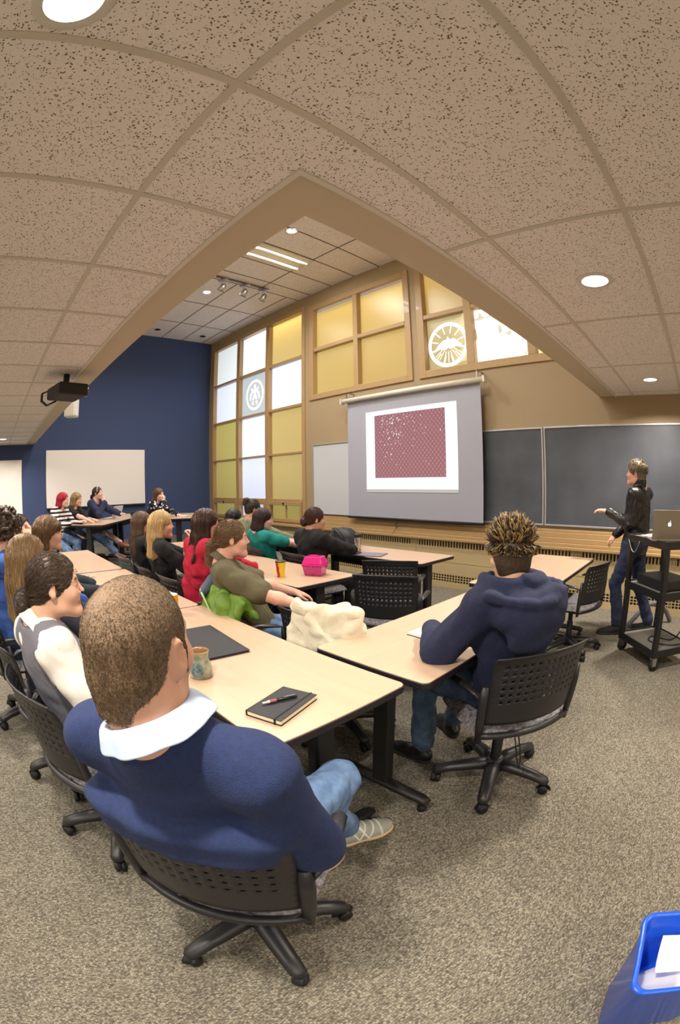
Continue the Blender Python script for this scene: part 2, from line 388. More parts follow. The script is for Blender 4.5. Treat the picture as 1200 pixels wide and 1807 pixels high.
# sill, heater cover and grilles below the boards
g = mb()
g.box((-9.96, WY-.16, .66), (EX, WY, .70))
S(g.build('trim_5', M_OAK, bevel=.008))
S(mb().box((-6.40, WY-.04, .86), (EX, WY, .895)).box((-6.40, WY-.065, .80), (EX, WY, .86)).box((-6.40, WY-.10, .74), (EX, WY, .80)).box((-6.40, WY-.13, .70), (EX, WY, .74)).build('trim_6', M_OAK, bevel=.006))
g = mb(); M_HEAT = mat('heater_paint', (178, 158, 118), .5)
g.box((-9.96, WY-.10, 0), (EX, WY-.02, .08)); g.box((-9.96, WY-.10, .19), (EX, WY-.02, .565)); g.box((-9.96, WY-.10, .645), (EX, WY-.02, .66))
x = -9.96
while x < EX:
    g.box((x, WY-.104, .02), (x+.006, WY-.099, .655)); x += 1.22
g.box((-9.96, WY-.104, .36), (EX, WY-.10, .366))
x = -9.90; i = 0
while x < EX:
    if int((x+9.96)/1.22*10) % 10 != 9: g.box((x, WY-.099, .565), (x+.022, WY-.09, .645))
    else: g.box((x, WY-.099, .565), (x+.05, WY-.09, .645))
    for z in (.085, .12, .155): g.box((x+.0, WY-.099, z+.024), (x+.045, WY-.09, z+.032))
    g.box((x, WY-.0985, .08), (x+.012, WY-.09, .19))
    x += .045
S(mb().box((-9.96, WY-.06, .02), (EX, WY-.03, .65)).build('trim_7', mat('dark_heater_core', (52, 40, 26), .7)))
S(g.build('trim_8', M_HEAT))

# boards
M_BOARD = mat('chalkboard_slate', (64, 68, 76), .42, noise=(3, .12), color2=(80, 84, 92))
M_WB = mat('whiteboard_enamel', (190, 192, 198), .22, coat=.3)
M_WBT = mat('whiteboard_enamel_warm', (240, 234, 230), .3, coat=.2)
M_ALU = mat('brushed_aluminium', (176, 178, 184), .35, metal=.6)
def board(name, label, cat, x0, x1, z0, z1, m, fw=.022, fm=None):
    e = empty(name, ((x0+x1)/2, WY-.02, z0), 0, label, cat)
    w_ = (x1-x0)/2; h_ = z1-z0
    mb().box((-w_+.004, -.008, .004), (w_-.004, .018, h_-.004)).build('board_panel', m, e)
    g = mb(); g.box((-w_, -.02, 0), (w_, .018, fw)); g.box((-w_, -.02, h_-fw), (w_, .018, h_)); g.box((-w_, -.02, fw), (-w_+fw, .018, h_-fw)); g.box((w_-fw, -.02, fw), (w_, .018, h_-fw))
    g.build('board_frame', fm or M_ALU, e, bevel=.003)
    return e
board('chalkboard', 'slate grey chalkboard half hidden at left by the projection screen', 'chalkboard', -4.35, -1.925, .93, 2.14, M_BOARD)
board('chalkboard', 'slate grey chalkboard panel behind the standing speaker', 'chalkboard', -1.915, .52, .93, 2.14, M_BOARD)
board('whiteboard', 'glossy whiteboard left of and behind the projection screen', 'whiteboard', -6.16, -4.36, .92, 2.15, M_WB, .014)
def board_left(label, y0, y1, z0, z1):
    e = empty('whiteboard', (BX+.02, (y0+y1)/2, z0), 0, label, 'whiteboard'); w_ = (y1-y0)/2; h_ = z1-z0
    mb().box((-.018, -w_, 0), (.010, w_, h_)).build('board_panel', M_WBT, e, bevel=.002)
    mb().box((-.018, -w_, -.03), (.06, w_, -.005)).build('marker_tray', M_DARK, e)
    return e
board_left('large whiteboard on the blue wall behind the women at the far table', 1.25, 3.66, 1.11, 2.34)
board_left('whiteboard at the left end of the blue wall, cut by the photo edge', -1.75, .67, .95, 2.15)

# pull-down screen hung in front of the boards
e = empty('projection_screen', (-3.975, 5.25, 2.8), 0, 'pull-down projection screen hanging in front of the boards, showing a slide', 'projection screen')
xs0, xs1 = -5.17+3.975, -2.74+3.975
mb().tube([(xs0-.08, 0, 0), (xs1+.09, 0, 0)], .038, 16).box((xs0-.1, -.045, -.045), (xs0-.075, .045, .045)).box((xs1+.08, -.045, -.045), (xs1+.105, .045, .045)).build('screen_case', mat('screen_case_white', (214, 208, 196), .4), e)
mb().box((xs0, .034, -1.87), (xs1, .037, .0)).build('screen_fabric', mat('grey_screen_fabric', (158, 159, 172), .7), e)
mb().tube([(xs0-.01, .034, -1.885), (xs1+.01, .034, -1.885)], .018, 12).build('bottom_bar', M_DARK, e)
for sx in (xs0+.02, xs1-.02):
    mb().box((sx-.012, -.01, .03), (sx+.012, .0, .13)).box((sx-.012, -.01, .12), (sx+.012, .17, .135)).tube([(sx+.05, -.0, .04), (sx+.05, 0, .11)], .006, 8).build('bracket', M_STEEL, e)
mb().tube([(-.20, .03, -1.90), (-.215, .02, -1.95), (-.18, .02, -1.99), (-.2, .02, -2.02), (-.225, .02, -1.97), (-.2, .03, -1.92)], .004, 6).tube([(-.21, .02, -2.0), (-.25, .02, -2.06), (-.29, .02, -2.12)], .003, 6).build('pull_cord', M_DARK, e)
def slide_material():
    m = bpy.data.materials.new('projected_slide_picture'); m.use_nodes = True; nt = m.node_tree
    for n in list(nt.nodes): nt.nodes.remove(n)
    out = N(nt, 'ShaderNodeOutputMaterial'); em = N(nt, 'ShaderNodeEmission', i_Strength=1.0)
    tc = N(nt, 'ShaderNodeTexCoord'); sp = N(nt, 'ShaderNodeSeparateXYZ'); nt.links.new(tc.outputs['Object'], sp.inputs[0])
    def mth(op, a, b=None, c=None):
        n = N(nt, 'ShaderNodeMath', operation=op)
        for i, q in enumerate((a, b, c)):
            if q is None: continue
            if isinstance(q, (int, float)): n.inputs[i].default_value = q
            else: nt.links.new(q, n.inputs[i])
        return n.outputs[0]
    sx = mth('SINE', mth('MULTIPLY', sp.outputs[0], 95.)); sz = mth('SINE', mth('MULTIPLY', sp.outputs[2], 80.))
    lat = mth('ABSOLUTE', mth('ADD', sx, sz)); k = mth('LESS_THAN', lat, .5)
    k2 = mth('MULTIPLY', mth('GREATER_THAN', mth('MULTIPLY', sx, sz), .62), .5)
    kk = mth('MAXIMUM', k, k2)
    mx = N(nt, 'ShaderNodeMix', data_type='RGBA'); mx.inputs[6].default_value = (*lin((146, 96, 100)), 1); mx.inputs[7].default_value = (*lin((180, 134, 136)), 1)
    nt.links.new(kk, mx.inputs[0]); nt.links.new(mx.outputs[2], em.inputs[0]); nt.links.new(em.outputs[0], out.inputs[0])
    return m
M_SLW = mat('projected_white', (0, 0, 0), .8, emit=(250, 250, 255), estr=1.05)
M_SLG = mat('projected_dim_edge', (0, 0, 0), .8, emit=(206, 200, 186), estr=.8)
ox, oz = 3.975, -2.8
sl = mb().box((-4.77+ox, .0300, 1.36+oz), (-3.12+ox, .0335, 2.56+oz)).build('projected_slide', M_SLW, e)  # slide glows by its own emission in place of the projector's beam
mb().box((-4.77+ox, .0290, 1.315+oz), (-3.12+ox, .0335, 1.358+oz)).build('slide_edge', M_SLG, e)
mb().box((-4.59+ox, .0280, 1.53+oz), (-3.31+ox, .0300, 2.49+oz)).build('slide_picture', slide_material(), sl)
g = mb(); r5 = random.Random(5)
for i in range(104):
    u = abs(r5.gauss(0, .33)); v = abs(r5.gauss(0, .28))
    if i < 92: px_, pz_ = -4.50+.12+(u-.1)*.9, 2.46-v*.9
    else: px_, pz_ = r5.uniform(-4.5, -3.5), r5.uniform(1.6, 2.4)
    if not (-4.57 < px_ < -3.35 and 1.56 < pz_ < 2.47): continue
    s_ = .005+.007*r5.random()*(1 if i < 60 else .5)
    mb().add([(px_+ox-s_, .0275, pz_+oz), (px_+ox, .0275, pz_+oz-s_), (px_+ox+s_, .0275, pz_+oz), (px_+ox, .0275, pz_+oz+s_)], [(0, 1, 2, 3)]).build('sparkle', M_SLW, sl)

# lamps: recessed cans
M_LENS = mat('lit_lens', (255, 255, 255), .5, emit=(255, 250, 238), estr=4.)
M_OFF = mat('dark_reflector', (84, 76, 64), .25, metal=.8)
first = None
def can(x, y, z, label, r=.085, on=True):
    e = empty('recessed_light', (x, y, z), 0, label, 'ceiling light')
    mb().lathe([(r*.86, -.004), (r, -.006), (r+.016, -.003), (r+.018, .0), (r*.86, .001)], 32).build('trim_ring', M_TRIM, e)
    if on: mb().lathe([(.001, -.002), (r*.87, -.002)], 32).build('lens', M_LENS, e)
    else: mb().lathe([(r*.86, -.004), (r*.6, -.0025), (.03, -.002), (.001, -.002)], 24).build('reflector', M_OFF, e); 
    return e
LBL = {0: 'large lit recessed light in low ceiling right of the soffit', 1: 'small lit recessed light near the right photo edge above the chalkboard', 2: 'lit recessed light at the top left edge of the photo', 3: 'lit recessed light at far left above the blue wall'}
for i, (x, y) in enumerate(CANS_LOW[:4]): can(x, y, CZ, LBL[i])
can(-7.23, 3.69, RZ, 'lit recessed light in the raised ceiling beside the track spotlights')
can(-4.56, 3.59, RZ, 'pale recessed light at the near corner of the raised ceiling')
can(-9.64, 3.67, RZ, 'unlit recessed light left of its twin by the blue wall', on=False)
can(-9.65, 4.89, RZ, 'unlit recessed light in the raised ceiling nearest the tall windows', on=False)
e = empty('fluorescent_light', (-5.35, 3.95, RZ), 0, 'recessed fluorescent fixture with two tubes in the raised ceiling', 'ceiling light')
mb().box((-.26, -.55, -.012), (.26, .55, -.004)).build('housing', mat('fixture_white', (200, 190, 165), .5), e, bevel=.004)
for sx in (-.12, .12): mb().tube([(sx, -.5, -.03), (sx, .5, -.03)], .024, 12).build('tube_lamp', mat('dim_tube', (206, 198, 180), .4, emit=(255, 245, 225), estr=.22), e)
# track with three spots
e = empty('track_rail', (-6.5, 4.03, RZ), 0, 'ceiling track rail carrying three spotlights', 'track light')
mb().box((-.018, -.55, -.03), (.018, .55, -.002)).build('rail', mat('rail_grey', (110, 104, 92), .5), e)
proto = None
for i, y in enumerate((3.62, 4.08, 4.5)):
    lb = ['leftmost track spotlight, farthest from the windows', 'middle track spotlight of the three', 'rightmost track spotlight, nearest the windows'][i]
    if proto is None:
        proto = empty('track_spotlight', (-6.5, y, RZ-.03), .5, lb, 'spotlight', 'spotlights on the ceiling track')
        mb().box((-.10, -.018, -.045), (.10, .018, -.0)).build('adapter', M_STEEL, proto, bevel=.004)
        mb().tube([(0, -.07, -.16), (0, -.075, -.09), (0, 0, -.05), (0, .075, -.09), (0, .07, -.16)], .007, 8).build('yoke', M_STEEL, proto)
        mb().lathe([(.02, .07), (.045, .05), (.05, -.0), (.075, -.08), (.07, -.08), (.045, -.0)], 20, M=Matrix.Translation((0, 0, -.17)) @ Matrix.Rotation(.5, 4, 'Y')).build('lamp_head', M_STEEL, proto)
    else:
        c = copy_tree(proto); c.location = (-6.5, y, RZ-.03); c['label'] = lb
# projector on the soffit edge, its cables, the two corner loudspeakers
e = empty('projector', (-3.98, .66, 2.30), math.radians(12), 'black ceiling projector hung at the edge of the low ceiling', 'projector')
mb().box((-.17, -.14, -.05), (.17, .15, .055)).build('projector_body', M_DARK, e, bevel=.018, seg=3)
mb().lathe([(.045, 0), (.045, .02), (.036, .022), (.034, .008), (.001, .008)], 20, M=Matrix.Translation((.08, .15, .0)) @ Matrix.Rotation(-math.pi/2, 4, 'X')).build('lens', mat('lens_glass', (40, 60, 120), .05, coat=1.), e)
mb().tube([(-.03, 0, .05), (-.03, 0, .165)], .03, 12).box((-.1, -.07, .05), (.04, .07, .075)).build('mount', M_DARK, e)
g = mb()
for k in range(4):
    rr = .09+.012*k; g.tube([(-.16, -.06+.02*k, .0), (-.20, -.10, .05), (-.2-rr, -.14, .04), (-.24-rr, -.13, -.02), (-.2-rr*.6, -.1, -.075), (-.16, -.04, -.05)], .008, 8)
g.build('cable', M_DARK, e)
def wedge_speaker(loc, rz, label):
    e = empty('wall_speaker', loc, rz, label, 'speaker')
    mb().prism([(-.10, 0), (.10, 0), (.075, .16), (-.075, .16)], -.14, .14).build('cabinet', mat('speaker_white', (222, 220, 214), .5), e, bevel=.01)
    mb().box((-.085, -.006, -.125), (.085, -.001, .125)).build('grille', mat('speaker_grille_white', (200, 198, 192), .6, bump=(900, .001)), e, bevel=.003)
    mb().box((-.03, .16, -.05), (.03, .2, .05)).build('bracket', M_TRIM, e)
wedge_speaker((-6.05, 1.16, 2.56), math.radians(150), 'small white loudspeaker tucked behind the soffit near the projector')
wedge_speaker((-1.38, 4.55, 2.83), math.radians(-90), 'white loudspeaker on the soffit right of the screen')
# ================================================================== implicit-surface modelling: figures, clothes, soft things
def V3(*a): return np.array(a if len(a) == 3 else a[0], dtype=np.float64)
def nrm(v): v = V3(v); return v/max(np.linalg.norm(v), 1e-9)
class Field:
    def __init__(s, lo, hi, h):
        s.lo = V3(lo); s.h = h; s.n = np.maximum(np.ceil((V3(hi)-s.lo)/h).astype(int)+1, 4)
        s.ax = [s.lo[i]+h*np.arange(s.n[i]) for i in range(3)]
        s.d = np.full(tuple(s.n), 9., np.float32)
    def sub(s, lo, hi):
        a = np.clip(np.floor((lo-s.lo)/s.h).astype(int), 0, s.n-1); b = np.clip(np.ceil((hi-s.lo)/s.h).astype(int)+1, 1, s.n)
        if np.any(b <= a): return None, None
        sl = tuple(slice(a[i], b[i]) for i in range(3))
        X = s.ax[0][sl[0]][:, None, None].astype(np.float32); Y = s.ax[1][sl[1]][None, :, None].astype(np.float32); Z = s.ax[2][sl[2]][None, None, :].astype(np.float32)
        return sl, (X, Y, Z)
    def _put(s, sl, dn, k, mode):
        o = s.d[sl]
        if mode == 'add':
            if k <= 0: s.d[sl] = np.minimum(o, dn); return
            h = np.clip(.5+.5*(o-dn)/k, 0, 1); s.d[sl] = o*(1-h)+dn*h-k*h*(1-h)
        else:   # subtract: max(o,-dn)
            dn = -dn
            if k <= 0: s.d[sl] = np.maximum(o, dn); return
            h = np.clip(.5-.5*(o-dn)/k, 0, 1); s.d[sl] = o*(1-h)+dn*h+k*h*(1-h)
    def cone(s, a, b, ra, rb=None, k=.02, flat=None, mode='add'):
        """tapered capsule; flat=(axis, f) squashes the section along axis to f"""
        rb = ra if rb is None else rb; a = V3(a); b = V3(b); m = max(ra, rb)+k+3*s.h
        sl, G = s.sub(np.minimum(a, b)-m, np.maximum(a, b)+m)
        if sl is None: return s
        ba = b-a; L2 = max(ba @ ba, 1e-9)
        dx, dy, dz = G[0]-a[0], G[1]-a[1], G[2]-a[2]
        t = np.clip((dx*ba[0]+dy*ba[1]+dz*ba[2])/L2, 0, 1)
        ex, ey, ez = dx-t*ba[0], dy-t*ba[1], dz-t*ba[2]
        e2 = ex*ex+ey*ey+ez*ez
        if flat is not None:
            n = nrm(flat[0]); q = ex*n[0]+ey*n[1]+ez*n[2]; e2 = e2+q*q*(1/flat[1]**2-1)
        dn = np.sqrt(e2)-(ra+(rb-ra)*t)
        s._put(sl, dn.astype(np.float32), k, mode); return s
    def ell(s, c, r, k=.02, A=None, mode='add'):
        """ellipsoid; A = rows of local axes"""
        c = V3(c); r = V3(r); A = np.eye(3) if A is None else np.array(A); m = max(r)+k+3*s.h
        sl, G = s.sub(c-m, c+m)
        if sl is None: return s
        dx, dy, dz = G[0]-c[0], G[1]-c[1], G[2]-c[2]
        k0 = 0; k1 = 0
        for i in range(3):
            q = dx*A[i][0]+dy*A[i][1]+dz*A[i][2]; k0 = k0+(q/r[i])**2; k1 = k1+(q/r[i]**2)**2
        k0 = np.sqrt(k0); k1 = np.sqrt(k1)+1e-6
        s._put(sl, (k0*(k0-1)/k1).astype(np.float32), k, mode); return s
    def plane(s, p, n, k=0.):
        """keep the side the normal points away from"""
        n = nrm(n); dn = (s.ax[0][:, None, None]-p[0])*n[0]+(s.ax[1][None, :, None]-p[1])*n[1]+(s.ax[2][None, None, :]-p[2])*n[2]
        s.d = np.maximum(s.d, dn.astype(np.float32)); return s
    def warp(s, amp, fr, seed=0, fn=None):
        """fold-like displacement near the surface"""
        X = s.ax[0][:, None, None].astype(np.float32); Y = s.ax[1][None, :, None].astype(np.float32); Z = s.ax[2][None, None, :].astype(np.float32)
        if fn is not None: s.d = s.d+fn(X, Y, Z).astype(np.float32); return s
        q = seed*1.7
        a = np.sin(fr*(X*.9+Z*.5)+2.2*np.sin(fr*.37*(Y+Z)+q)+q); b = np.sin(fr*.8*(Y-Z*.7)+1.9*np.sin(fr*.41*(X-Y)+q*2)+q*3)
        r1 = np.abs(np.sin(fr*.62*(Z+.35*X-.3*Y)+1.6*a+q)); r2 = np.abs(np.sin(fr*.85*(X*.8+Y*.6+.25*Z)+1.3*b))
        s.d = s.d+(amp*(a*b*.8+.35*np.sin(fr*1.9*(X*.5-Z*.8+Y*.4)+a*1.5)+.55*(.6-r1)+.35*(.6-r2))).astype(np.float32); return s
    def mesh(s, origin):
        d = s.d; n = s.n
        d[0], d[-1] = 9, 9; d[:, 0], d[:, -1] = 9, 9; d[:, :, 0], d[:, :, -1] = 9, 9
        I = d < 0
        c = np.zeros(tuple(n-1), np.int8)
        for i in (0, 1):
            for j in (0, 1):
                for k in (0, 1): c += I[i:n[0]-1+i, j:n[1]-1+j, k:n[2]-1+k]
        act = np.argwhere((c > 0) & (c < 8)); del c
        if len(act) == 0: return np.zeros((0, 3)), np.zeros((0, 4), int)
        idx = np.full(tuple(n-1), -1, np.int32); idx[act[:, 0], act[:, 1], act[:, 2]] = np.arange(len(act))
        ps = np.zeros((len(act), 3)); cnt = np.zeros(len(act))
        cor = [(i, j, k) for i in (0, 1) for j in (0, 1) for k in (0, 1)]
        dv = {q: d[act[:, 0]+q[0], act[:, 1]+q[1], act[:, 2]+q[2]].astype(np.float64) for q in cor}
        for a in cor:
            for ax in range(3):
                if a[ax]: continue
                b = list(a); b[ax] = 1; b = tuple(b); da, db = dv[a], dv[b]
                m = (da < 0) != (db < 0); t = np.where(m, da/np.where(m, da-db, 1), 0)
                p = np.tile(np.array(a, float), (len(act), 1)); p[:, ax] += t
                ps += p*m[:, None]; cnt += m
        vs = s.lo+(act+ps/cnt[:, None])*s.h
        F = []
        for ax in range(3):
            u, w_ = [(1, 2), (2, 0), (0, 1)][ax]
            sa = [slice(None)]*3; sb = [slice(None)]*3; sa[ax] = slice(0, -1); sb[ax] = slice(1, None)
            A_ = I[tuple(sa)]; B_ = I[tuple(sb)]; e = np.argwhere(A_ != B_)
            e = e[(e[:, u] > 0) & (e[:, w_] > 0) & (e[:, u] < n[u]-1) & (e[:, w_] < n[w_]-1)]
            fl = A_[e[:, 0], e[:, 1], e[:, 2]]
            def g(du, dw):
                q = e.copy(); q[:, u] -= du; q[:, w_] -= dw; return idx[q[:, 0], q[:, 1], q[:, 2]]
            f = np.stack([g(1, 1), g(0, 1), g(0, 0), g(1, 0)], 1)
            f[~fl] = f[~fl][:, ::-1]; F.append(f)
        return vs-np.array(origin), np.concatenate(F)
def sdf_obj(name, F, m, parent=None, origin=(0, 0, 0), smooth=0, keep=False):
    vs, fs = F.mesh(origin)
    me = bpy.data.meshes.new(name)
    me.vertices.add(len(vs)); me.vertices.foreach_set('co', vs.astype(np.float32).ravel())
    me.loops.add(len(fs)*4); me.loops.foreach_set('vertex_index', fs.astype(np.int32).ravel())
    me.polygons.add(len(fs)); me.polygons.foreach_set('loop_start', np.arange(0, len(fs)*4, 4, dtype=np.int32))
    try: me.polygons.foreach_set('loop_total', np.full(len(fs), 4, np.int32))
    except Exception: pass
    me.update(calc_edges=True); me.validate()
    me.polygons.foreach_set('use_smooth', [True]*len(me.polygons))
    for q in (m if isinstance(m, (list, tuple)) else [m]): me.materials.append(q)
    o = bpy.data.objects.new(name, me); COL.objects.link(o)
    if parent is not None: o.parent = parent
    if smooth:
        q = o.modifiers.new('s', 'SMOOTH'); q.factor = .5; q.iterations = smooth
    return o

# ------------------------------------------------------------------ people
def skin_mat(name, c, hair_c, lip=(176, 96, 88), stub=0.):
    """skin with painted-in colour attribute: R lips, G brows and lashes, B beard stubble"""
    m = bpy.data.materials.new(name); m.use_nodes = True; nt = m.node_tree; b = nt.nodes['Principled BSDF']
    at = N(nt, 'ShaderNodeAttribute', attribute_name='tint'); sp = N(nt, 'ShaderNodeSeparateColor'); nt.links.new(at.outputs['Color'], sp.inputs[0])
    tc = N(nt, 'ShaderNodeTexCoord'); nz = N(nt, 'ShaderNodeTexNoise', i_Scale=28., i_Detail=3.); nt.links.new(tc.outputs['Object'], nz.inputs['Vector'])
    base = N(nt, 'ShaderNodeMix', data_type='RGBA'); base.inputs[6].default_value = (*lin(c), 1); base.inputs[7].default_value = (*lin((c[0], c[1]-8, c[2]-8)), 1); nt.links.new(nz.outputs['Fac'], base.inputs[0])
    cur = base.outputs[2]
    for ch, cc in ((2, tuple(int(.6*c[i]+.4*hair_c[i]) for i in range(3))), (0, lip), (1, hair_c)):
        mx = N(nt, 'ShaderNodeMix', data_type='RGBA'); mx.inputs[7].default_value = (*lin(cc), 1)
        nt.links.new(cur, mx.inputs[6]); nt.links.new(sp.outputs[ch], mx.inputs[0]); cur = mx.outputs[2]
    nt.links.new(cur, b.inputs['Base Color']); b.inputs['Roughness'].default_value = .5
    b.inputs['Subsurface Weight'].default_value = .12; b.inputs['Subsurface Radius'].default_value = (.02, .008, .005); b.inputs['Subsurface Scale'].default_value = .5
    return m
def hair_mat(name, c, c2, rough=.38, scale=90.):
    m = bpy.data.materials.new(name); m.use_nodes = True; nt = m.node_tree; b = nt.nodes['Principled BSDF']
    at = N(nt, 'ShaderNodeAttribute', attribute_name='flow'); 
    mp = N(nt, 'ShaderNodeMapping'); mp.inputs['Scale'].default_value = (1, 1, .12); nt.links.new(at.outputs['Vector'], mp.inputs[0])
    nz = N(nt, 'ShaderNodeTexNoise', i_Scale=scale, i_Detail=4., i_Roughness=.7); nt.links.new(mp.outputs[0], nz.inputs['Vector'])
    mr = N(nt, 'ShaderNodeMapRange', i_1=.33, i_2=.67); nt.links.new(nz.outputs['Fac'], mr.inputs[0])
    mx = N(nt, 'ShaderNodeMix', data_type='RGBA'); mx.inputs[6].default_value = (*lin(c), 1); mx.inputs[7].default_value = (*lin(c2), 1)
    nt.links.new(mr.outputs[0], mx.inputs[0]); nt.links.new(mx.outputs[2], b.inputs['Base Color'])
    b.inputs['Roughness'].default_value = rough; b.inputs['Specular IOR Level'].default_value = .45
    bp = N(nt, 'ShaderNodeBump', i_Distance=.004, i_Strength=.7); nt.links.new(nz.outputs['Fac'], bp.inputs['Height']); nt.links.new(bp.outputs[0], b.inputs['Normal'])
    return m
def ik(S_, T, l1, l2, hint):
    S_, T = V3(S_), V3(T); d = T-S_; L = np.linalg.norm(d)
    if L > (l1+l2)*.995: T = S_+d/L*(l1+l2)*.995; d = T-S_; L = np.linalg.norm(d)
    u = d/L; x = (l1*l1-l2*l2+L*L)/(2*L); y = math.sqrt(max(l1*l1-x*x, 1e-6))
    h = V3(hint); h = h-u*(h @ u); h = nrm(h)
    return S_+u*x+h*y, T
class Head:
    def __init__(s, c, f, roll=0., sc=1.):
        s.c = V3(c); s.f = nrm(f); r = np.cross(s.f, (0, 0, 1)); r = nrm(r); u = np.cross(r, s.f)
        cr, sr = math.cos(roll), math.sin(roll); s.r = r*cr+u*sr; s.u = -r*sr+u*cr; s.s = sc; s.A = [s.r, s.f, s.u]
    def p(s, x, y, z): return s.c+s.s*(x*s.r+y*s.f+z*s.u)
    def loc(s, vs):
        q = (np.asarray(vs)-s.c)/s.s; return q @ np.array(s.A).T
def add_head(F, h, neck, fem=False, k=.02):
    s = h.s; E = lambda x, y, z, r, k=.02, mode='add': F.ell(h.p(x, y, z), V3(r)*s, k*s, h.A, mode)
    C = lambda a, b, ra, rb, k=.012, flat=None, mode='add': F.cone(h.p(*a), h.p(*b), ra*s, rb*s, k*s, flat, mode)
    E(0, -.012, .03, (.074, .096, .088))
    E(0, .028, -.03, (.058, .064, .082), .03)
    C((-.036, .02, -.078), (0, .072, -.1), .022, .018, .03); C((.036, .02, -.078), (0, .072, -.1), .022, .018, .03)
    E(0, .074, -.098, (.02, .016, .017), .02)
    C((-.034, .074, .022), (.034, .074, .022), .012, .012, .02)                       # brow
    for q in (-1, 1):
        E(q*.036, .056, -.03, (.022, .026, .022), .03)                                # cheek
        E(q*.031, .092, .002, (.016, .012, .011), .014, 'sub')                        # eye socket
        E(q*.031, .077, .001, (.0125, .0125, .0125), .003)                            # eyeball under the lid
        E(q*.013, .094, -.032, (.0065, .009, .006), .007)                              # nostril wing
    C((0, .086, .012), (0, .110, -.026), .0055, .0075, .012)                            # nose
    C((-.016, .088, -.060), (.016, .088, -.060), .006, .006, .006); C((-.013, .087, -.070), (.013, .087, -.070), .007, .007, .006)
    E(0, .089, -.047, (.012, .006, .01), .008)
    for q in (-1, 1):                                                                 # ears
        a = [nrm(h.r*q*.9-h.f*.45), nrm(h.f*.9+h.r*q*.45), h.u]
        F.ell(h.p(q*.077, -.012, .0), V3(.007, .019, .032)*s, .006*s, a); F.ell(h.p(q*.083, -.008, .004), V3(.005, .010, .018)*s, .005*s, a, 'sub')
        F.ell(h.p(q*.074, -.006, -.024), V3(.007, .009, .010)*s, .006*s, a)
    nr = .052 if fem else .06
    F.cone(h.p(0, -.022, -.05), neck, nr*s, nr*s*1.08, .03); F.cone(h.p(0, -.05, -.02), neck-h.f*.0-V3(0, 0, .0)+V3(h.f[0], h.f[1], 0)*-.02, nr*s*.9, nr*s, .03)
def tint_head(o, h, origin, beard=0., brow=1.):
    me = o.data; n = len(me.vertices); co = np.zeros(n*3, np.float32); me.vertices.foreach_get('co', co)
    q = h.loc(co.reshape(-1, 3)+np.array(origin)); x, y, z = np.abs(q[:, 0]), q[:, 1], q[:, 2]
    near = (np.abs(q) < .16).all(1)
    g = lambda a, b: np.clip(1-a/b, 0, 1)
    lips = np.clip(g(np.hypot(x*.42, (z+.066)*1.0), .0125)*2.4, 0, 1)*(y > .075)
    br = np.clip(g(np.hypot((x-.034)*.38, z-.026-(x-.03)*-.05), .0065)*2.2, 0, 1)*(y > .06)*brow
    lash = np.clip(g(np.hypot((x-.031)*.45, (z-.001)*1.), .0052)*2.2, 0, 1)*(y > .07)
    bd = beard*np.clip((-.028-z)/.02, 0, 1)*np.clip((y-.0)/.03, 0, 1)*(z > -.14)*(1-lips)
    c = np.zeros((n, 4), np.float32); c[:, 3] = 1; c[:, 0] = lips*near; c[:, 1] = np.maximum(br, lash)*near; c[:, 2] = bd*near
    a = me.color_attributes.new('tint', 'FLOAT_COLOR', 'POINT'); a.data.foreach_set('color', c.ravel())
def add_hand(F, wr, d, n, side, curl=.5, sc=1., thumb=.6, spread=1.):
    d = nrm(d); n = V3(n); n = nrm(n-d*(n @ d)); t = nrm(np.cross(d, n))*side; s = sc; wr = V3(wr)
    for off in (-.026, -.009, .009, .026):
        F.cone(wr+d*.012*s, wr+d*.082*s+t*off*s, .019*s, .0135*s, .014*s, (n, .85))
    F.cone(wr-d*.02, wr+d*.03*s, .026*s, .026*s, .015, (n, .7))
    for i, L in enumerate((.076, .084, .078, .062)):
        off = (.030, .010, -.010, -.029)[i]*s; p = wr+d*.084*s+t*off; a = curl*.35; r = .0092*s
        dd = d+t*(.010-i*.0)*0+t*(off*2.2*spread)
        for j, f in enumerate((.45, .31, .24)):
            v = nrm(dd*math.cos(a)+n*math.sin(a)); q = p+v*L*f*s; F.cone(p, q, r, r*.92, .003); p = q; r *= .92; a += curl*.75
    p = wr+d*.022*s+t*.024*s+n*.006*s; v = nrm(d*.75+t*(.9-.5*thumb)+n*.35*thumb); q = p+v*.040*s; F.cone(p, q, .0135*s, .011*s, .012*s)
    v = nrm(d*.95+t*(.35-.6*thumb)+n*.5*thumb); q2 = q+v*.032*s; F.cone(q, q2, .011*s, .0095*s, .004*s); v = nrm(v*.8+d*.3); F.cone(q2, q2+v*.024*s, .0098*s, .0085*s, .003*s)

